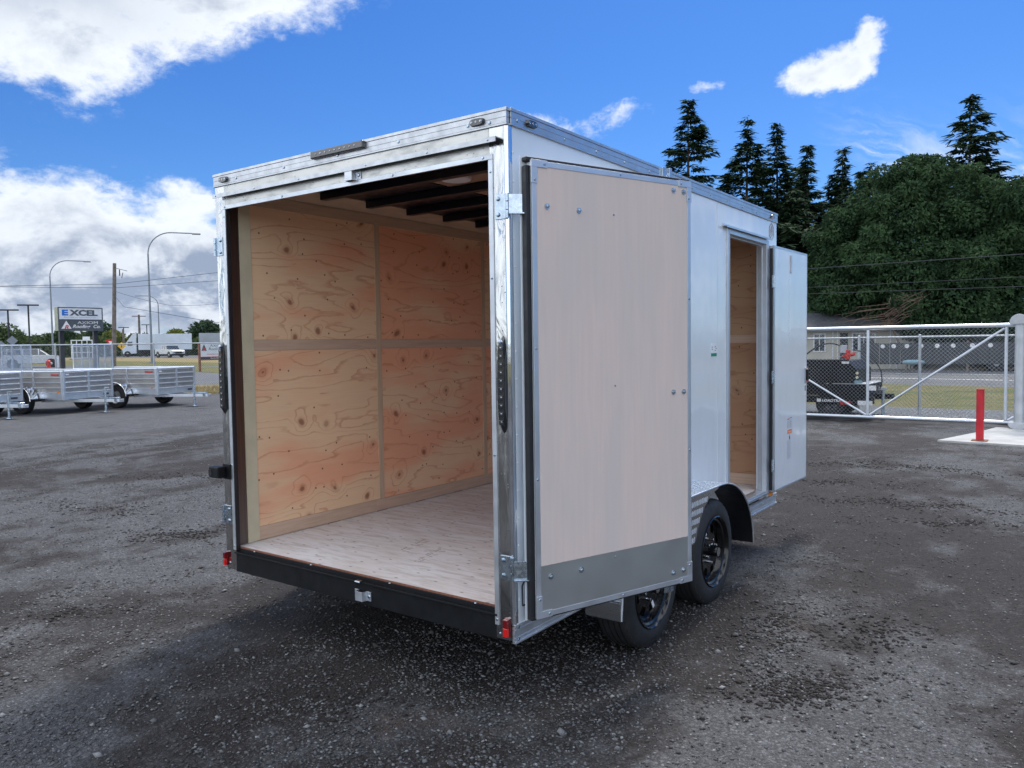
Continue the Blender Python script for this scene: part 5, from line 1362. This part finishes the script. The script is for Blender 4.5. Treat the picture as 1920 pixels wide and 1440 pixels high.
ua(MB().box(LF+.036, LF+.042, -HW+.05, -HW+.15, 1.0, 1.04), 'white_label', 'tape_white')
# ramp gate: tubular frame, uprights and expanded metal
g_ = MB(); zt2 = 1.80
for z in (ZB+.05, zt2): g_.rod((-LR-.05, -HW+.02, z), (-LR-.05, HW-.02, z), .022, 8)
for y in np.linspace(-HW+.02, HW-.02, 6): g_.rod((-LR-.05, y, ZB+.05), (-LR-.05, y, zt2), .018, 8)
rg = ua(g_, 'ramp_gate', 'alu_white', smooth=True)
b = MB(); x = -LR-.03; span = 2*HW-.08; hh = zt2-ZB-.1; st = .040
for i in range(int((span+hh)/st)+1):
    for sg_ in (1, -1):
        a = i*st; y0_, z0_ = (a, 0) if a < span else (span, a-span); y1_, z1_ = (0, a) if a < hh else (a-hh, hh)
        if sg_ < 0: y0_, y1_ = span-y0_, span-y1_
        p = (x, -HW+.04+y0_, ZB+.07+z0_); q = (x, -HW+.04+y1_, ZB+.07+z1_)
        if (Vector(p)-Vector(q)).length > .02: b.rod(p, q, .0048, 3, cap=False)
ua(b, 'expanded_metal', 'alu_white', par=rg, kind='stuff')
bpy.context.view_layer.update()
TA = R(20)
copy_tree(ut, (-18.42, 7.18, 0), R(17), 'middle silver utility trailer of the row, ramp gate raised behind its side')
copy_tree(ut, (-18.72, 5.03, 0), R(16), 'silver utility trailer cut by the left edge, its jack nearest the camera')
ut.location = (-18.12, 9.46, 0); ut.rotation_euler = (0, 0, TA)

# ---- trees
def quads(P_, D_, N_, ln, wd):
    """leaf cards: centre, direction, side, lengths"""
    a = P_-N_*wd[:, None]; b = P_+N_*wd[:, None]; c = P_+D_*ln[:, None]+N_*wd[:, None]*.3; d = P_+D_*ln[:, None]-N_*wd[:, None]*.3
    return np.stack([a, b, c, d], 1).reshape(-1, 3)
def unit(a): return a/np.linalg.norm(a, axis=-1, keepdims=True)
def conifer(name, label, x, y, h, r, seed, lean=0, open_=.0, m='needles', z0=0):
    g = np.random.default_rng(seed); t = thing(name, label, 'tree', (x, y, z0))
    tr = MB(); tr.rod((0, 0, 0), (lean*h*.5, 0, h*.5), h*.014, 8, h*.009, cap=False).rod((lean*h*.5, 0, h*.5), (lean*h, 0, h*.985), h*.009, 6, .01)
    V = []; nb = int(h*34)
    for i in range(nb):
        f = g.random()**.85; z = h*(.05+.93*f); env = 1.75*r*(1-f)**.95*(.80+.20*math.sin(f*23+seed)+.14*math.sin(f*61+seed*3))
        gap = math.sin(f*17+seed*1.7)*.5+.5
        ln = max(.30, env*(.6+.6*g.random())); a = g.random()*6.283
        asym = 1+.2*math.cos(a-seed); ln *= asym
        if g.random() < open_*gap: continue
        up0 = .30-.55*(1-f)*.9; dirh = np.array([math.cos(a), math.sin(a), 0])
        n = max(5, int(ln*(17 if f > .28 else 8))); s = np.sqrt(g.random(n)) if ln > .5 else g.random(n)
        px = dirh[None]*(ln*s)[:, None]; pz = z+ln*(up0*s-.22*s**2+.16*s**3)
        c = px+np.array([lean*z, 0, 0]); c[:, 2] = pz
        c += (g.random((n, 3))-.5)*np.array([.16, .16, .08])*(1.2)
        side = np.array([-dirh[1], dirh[0], 0]); sg_ = np.where(g.random(n) > .5, 1, -1)
        D_ = unit(dirh[None]*.8+side[None]*(sg_*(.35+.7*g.random(n)))[:, None]+np.array([0, 0, -.30])+(g.random((n, 3))-.5)*.5)
        N_ = unit(np.cross(D_, np.array([0, 0, 1.])+(g.random((n, 3))-.5)*1.1))
        V.append(quads(c, D_, N_, (.24+.34*g.random(n)+.05*ln), .045+.06*g.random(n)))
        if ln > 1.3 and i % 4 == 0: tr.rod((lean*z, 0, z), (lean*z+dirh[0]*ln*.7, dirh[1]*ln*.7, z+ln*.7*(up0-.13)), .03, 3, .01, cap=False)
    V = np.concatenate(V); F = np.arange(len(V)).reshape(-1, 4)
    o = tr.build('trunk', 'bark'); o.parent = t
    npmesh('crown', V, F, m, t); return t
cf = 'tall dark conifer '
conifer('conifer', cf+'rising just behind the front end of the trailer roof', -19.59, 52.34, 19.6, 4.2, 1, 0, .45)
conifer('conifer', cf+'with a leaning crown, next right of the one over the trailer roof', -15.86, 53.8, 18.0, 3.4, 2, .01, .55)
conifer('conifer', cf+'with a thin tip, third from the trailer roof', -14.2, 56.2, 17.9, 3.3, 3, -.008, .35)
conifer('conifer', cf+'with a narrow crown, fourth from the trailer roof', -12.9, 58.9, 16.5, 2.9, 4, 0, .3)
conifer('conifer', 'sparse thin conifer showing sky through it, left of the broad maple crown', -11.0, 61.47, 16.5, 2.4, 5, 0, .75)
conifer('conifer', 'short conifer tip just above the left shoulder of the broad maple', -9.91, 65.8, 16.0, 2.4, 6, 0, .4)
conifer('conifer', 'tallest right hand conifer rising above the broad maple', -1.66, 52.93, 16.6, 4.2, 7, 0, .3)
conifer('conifer', 'dark wide conifer behind the right shoulder of the maple', 2.6, 55.0, 12.6, 4.6, 15, 0, .05)
conifer('conifer', 'conifer largely hidden by the trailer roof', -22.9, 56.8, 15.5, 3.4, 8, 0, .2)
conifer('conifer', 'conifer tip barely above the middle of the broad maple', -5.6, 64.5, 15.6, 2.6, 9, 0, .3)
conifer('conifer', 'feathery conifer at the right edge of the picture', .8, 57.1, 12.0, 3.6, 10, 0, .25)
conifer('conifer', 'low dense conifer filling the gap beside the open man door', -12.6, 54.5, 12.4, 5.0, 11, 0, .0)
conifer('conifer', 'dense low conifer between the sparse one and the maple', -10.0, 59.0, 13.0, 4.8, 14, 0, .0)
conifer('conifer', 'dense dark conifer low behind the house roof', -15.6, 59.5, 13.0, 5.4, 12, 0, .0)
conifer('conifer', 'dense conifer standing low behind the first tall one', -18.3, 61.0, 13.4, 5.0, 13, 0, .0)
conifer('conifer', 'shorter conifer left of the first tall one, just above the roof edge', -22.0, 54.6, 16.0, 2.9, 21, 0, .15)
conifer('conifer', 'mid height conifer close on the right of the first tall one', -17.7, 54.9, 14.4, 3.0, 22, 0, .15)
conifer('conifer', 'conifer filling the space behind the third and fourth tall ones', -13.9, 60.6, 15.4, 3.2, 23, 0, .1)
conifer('conifer', 'conifer filling the space between the fourth tall one and the sparse one', -11.8, 62.4, 14.8, 3.2, 24, 0, .1)
conifer('conifer', 'shaggy conifer leaning out of the left shoulder of the maple', -8.6, 57.0, 13.6, 3.0, 25, 0, .1)
def crown_tree(name, label, x, y, z0, lobes, n, ls, m, seed, trunk=(.35, 4), cat='tree', inner=.25, z_g=0, limbs=8):
    g = np.random.default_rng(seed); t = thing(name, label, cat, (x, y, z_g)); V = []
    tot = sum(l[3]**2 for l in lobes)
    for cx, cy_, cz_, rr, sq in lobes:
        k = int(n*rr**2/tot); d = unit(g.normal(size=(k, 3))); rad = rr*(1-inner*g.random(k)**1.5)
        cl = unit(g.normal(size=(60, 3)))
        near = np.max(d@cl.T, axis=1); rad = rad*(.86+.16*np.clip((near-.90)*10, 0, 1))
        c = d*rad[:, None]*np.array([1, 1, sq])+np.array([cx, cy_, cz_])
        D_ = unit(d*.6+g.normal(size=(k, 3))*.5+np.array([0, 0, -.45])); N_ = unit(np.cross(D_, d+g.normal(size=(k, 3))*.45))
        V.append(quads(c, D_, N_, ls*(.6+.8*g.random(k)), ls*.38*(.6+.8*g.random(k))))
    V = np.concatenate(V); F = np.arange(len(V)).reshape(-1, 4)
    npmesh('crown', V, F, m, t)
    b = MB(); b.rod((0, 0, -.1), (0, 0, trunk[1]), trunk[0], 8, trunk[0]*.6)
    for i in range(min(limbs, len(lobes))):
        l = lobes[i]; b.rod((0, 0, trunk[1]*.8), (l[0]*.8, l[1]*.8, l[2]), trunk[0]*.4, 5, trunk[0]*.12)
    o = b.build('trunk', 'bark'); o.parent = t
    return t
g = np.random.default_rng(5)
lb = [(0, 0, 7.2, 3.9, .9), (-3.0, -.6, 5.8, 2.6, .95), (3.0, -.5, 6.2, 2.7, 1.0), (-1.8, -.8, 9.0, 2.1, .8), (1.9, -.5, 9.3, 2.2, .85), (-4.3, 0, 3.8, 1.9, .8), (4.0, 0, 4.2, 2.2, 1.0), (0, -2.2, 5.2, 2.8, .9),
      (-2.6, -1.9, 4.0, 1.9, .8), (2.5, -2.1, 3.6, 2.2, .9), (0, -2.6, 8.2, 1.6, .8), (-3.5, -.8, 7.9, 1.5, .8), (4.4, -1.2, 8.3, 1.7, .8), (.3, 0, 10.6, 1.2, .7), (1.0, -2.6, 2.4, 1.8, .6), (5.4, .3, 6.6, 1.9, .9), (-.8, -1.6, 10.3, 1.0, .7), (-4.9, -1.2, 2.7, 1.1, .7), (3.2, -2.8, 5.6, 1.2, .8), (-1.6, -3.3, 6.6, 1.1, .7), (-4.5, .3, 7.0, 1.6, .9), (-5.4, .4, 5.2, 1.5, .9), (5.9, .6, 8.8, 1.6, .9)]
lb = [(q[0], q[1], q[2], q[3]*.88, q[4]) for q in lb]
for _ in range(150):
    q = lb[int(g.integers(0, 23))]; d = g.normal(size=3); d /= np.linalg.norm(d); d[1] = -abs(d[1])
    lb.append((q[0]+d[0]*q[3]*1.04, q[1]+d[1]*q[3]*1.04, max(1.2, q[2]+d[2]*q[3]*.95), float(g.uniform(.38, .85)), .7))
mp = crown_tree('maple_tree', 'broad dense green maple tree filling the right of the picture', -3.7, 47.2, 0, lb, 130000, .17, 'maple_leaf', 21, (.45, 3.5), limbs=12)
tw = MB(); rr = random.Random(4)
base = Vector((-.6, -4.0, 2.7))
for i in range(34):
    a = rr.uniform(-2.6, .3); l = rr.uniform(1.0, 2.8); d = Vector((math.cos(a)*.9-.5, -.25, math.sin(a*.7)*.35+.25)); p = base+Vector((rr.uniform(-.3, .3), 0, rr.uniform(-.7, .9)))
    q = p+d.normalized()*l*.6; e = q+(d.normalized()+Vector((0, 0, rr.uniform(-.5, .1)))).normalized()*l*.5
    tw.rod(p, q, .022, 4, .014).rod(q, e, .014, 4, .005)
    for k in range(3):
        s = p.lerp(e, rr.uniform(.3, .9)); tw.rod(s, s+Vector((rr.uniform(-.6, .1), 0, rr.uniform(-.45, .35))), .008, 3, .003)
tw.rod((.2, -3.4, .4), base, .09, 6, .05)
o = tw.build('bare_twigs', 'twig'); o.parent = mp; o['label'] = 'dead brown twigs low on the left of the crown'
def bushlobes(g, w_, h, n): return [(g.uniform(-w_/2, w_/2), g.uniform(-.8, .8), g.uniform(.3*h, .72*h), g.uniform(.25, .42)*h, .9) for _ in range(n)]
g = np.random.default_rng(77)
crown_tree('shrub', 'dark shrubbery under the maple right of the house', -1.0, 45.5, 0, bushlobes(g, 7, 3.0, 12), 9000, .16, 'needles', 31, (.1, .8), 'shrub')
crown_tree('shrub', 'dark shrubbery at the right edge behind the gate post', 4.2, 47.5, 0, bushlobes(g, 7, 4.5, 12), 10000, .18, 'maple_leaf', 32, (.1, .8), 'shrub')
crown_tree('shrub', 'dark leafy mass behind the house gable', -8.4, 53.0, 0, bushlobes(g, 7, 6.5, 14), 14000, .2, 'needles', 33, (.12, 1.2), 'shrub')
def far(name, label, x, y, wd, h, n, m='far_leaf', seed=1, ls=.42, cat='tree'):
    g = np.random.default_rng(seed); return crown_tree(name, label, x, y, 0, bushlobes(g, wd, h, max(5, int(wd/1.4))), n, ls, m, seed, (.2, h*.4), cat, z_g=gz(x))
far('tree', 'rounded green tree at the far left edge of the skyline', -181.6, 68.4, 11, 7.0, 4500, seed=41)
far('tree', 'low green tree right of the two dark parking lamps', -198.8, 84.5, 13, 5.2, 3500, seed=42)
far('tree', 'dark open tree left behind the business sign', -177.9, 80.5, 7, 5.8, 3000, 'needles', seed=43)
far('tree', 'mid green tree hidden behind the business sign', -190, 90, 13, 5.6, 4000, seed=44)
far('tree', 'darker pointed tree at the right edge of the business sign', -174.7, 86.5, 3.5, 7.8, 2200, 'needles', seed=45)
far('tree', 'yellow green bushy tree behind the yellow warning sign', -150, 76.0, 8, 5.2, 4200, 'yellow_leaf', seed=46)
far('tree', 'grey green tree line section left of the truck cab', -190, 103, 14, 5.2, 4500, seed=47)
far('tree', 'tall feathery dark tree beside the trailer corner', -155.5, 99.8, 5.5, 8.8, 3600, 'needles', seed=48, ls=.5)
far('tree', 'yellow green tree left of the tall feathery one', -158.9, 95.5, 5, 5.6, 2500, 'yellow_leaf', seed=49)
far('tree', 'low green tree between the truck box and the trailer edge', -175, 108, 14, 4.8, 3500, seed=50)
def hedge():
    L_ = [(-112+g.uniform(-3, 3)-k*3.4, 34+k*4.3+g.uniform(-1, 1), 0) for k in range(0)]
g = np.random.default_rng(90); V = []
for i in range(26000):
    t_ = g.random(); x = -160+30*t_+g.normal()*2; y = 55+42*t_*1.2+g.normal()*1.5-30*(1-t_)*0
    V.append((x-4, y-12, gz(x)+g.random()**1.2*(2.4+.9*math.sin(t_*37)+.6*math.sin(t_*91))))
P_ = np.array(V); d = unit(g.normal(size=(len(P_), 3))); nn_ = unit(np.cross(d, g.normal(size=(len(P_), 3))))
V = quads(P_, d, nn_, .45+.3*g.random(len(P_)), .2+.1*g.random(len(P_)))
tag(npmesh('hedgerow', V, np.arange(len(V)).reshape(-1, 4), 'far_leaf'), 'low green hedgerow running behind the far road', 'hedge', kind='stuff')
g = np.random.default_rng(91)
n_ = 42000; a = g.uniform(R(-88), R(4), n_); dd_ = g.uniform(250, 330, n_)
x = 4+dd_*np.sin(a); y = -3+dd_*np.cos(a); top = 4.5+2.2*np.sin(a*31)+1.6*np.sin(a*83+1)+1.0*np.sin(a*190)
P_ = np.stack([x, y, g.random(n_)*np.maximum(1.5, top)], 1); d = unit(g.normal(size=(n_, 3))); nn_ = unit(np.cross(d, g.normal(size=(n_, 3))))
V = quads(P_, d, nn_, .9+.6*g.random(n_), .4+.3*g.random(n_))
tag(npmesh('distant_woodland', V, np.arange(len(V)).reshape(-1, 4), 'far_leaf'), 'distant band of trees along the horizon', 'woodland', kind='stuff')
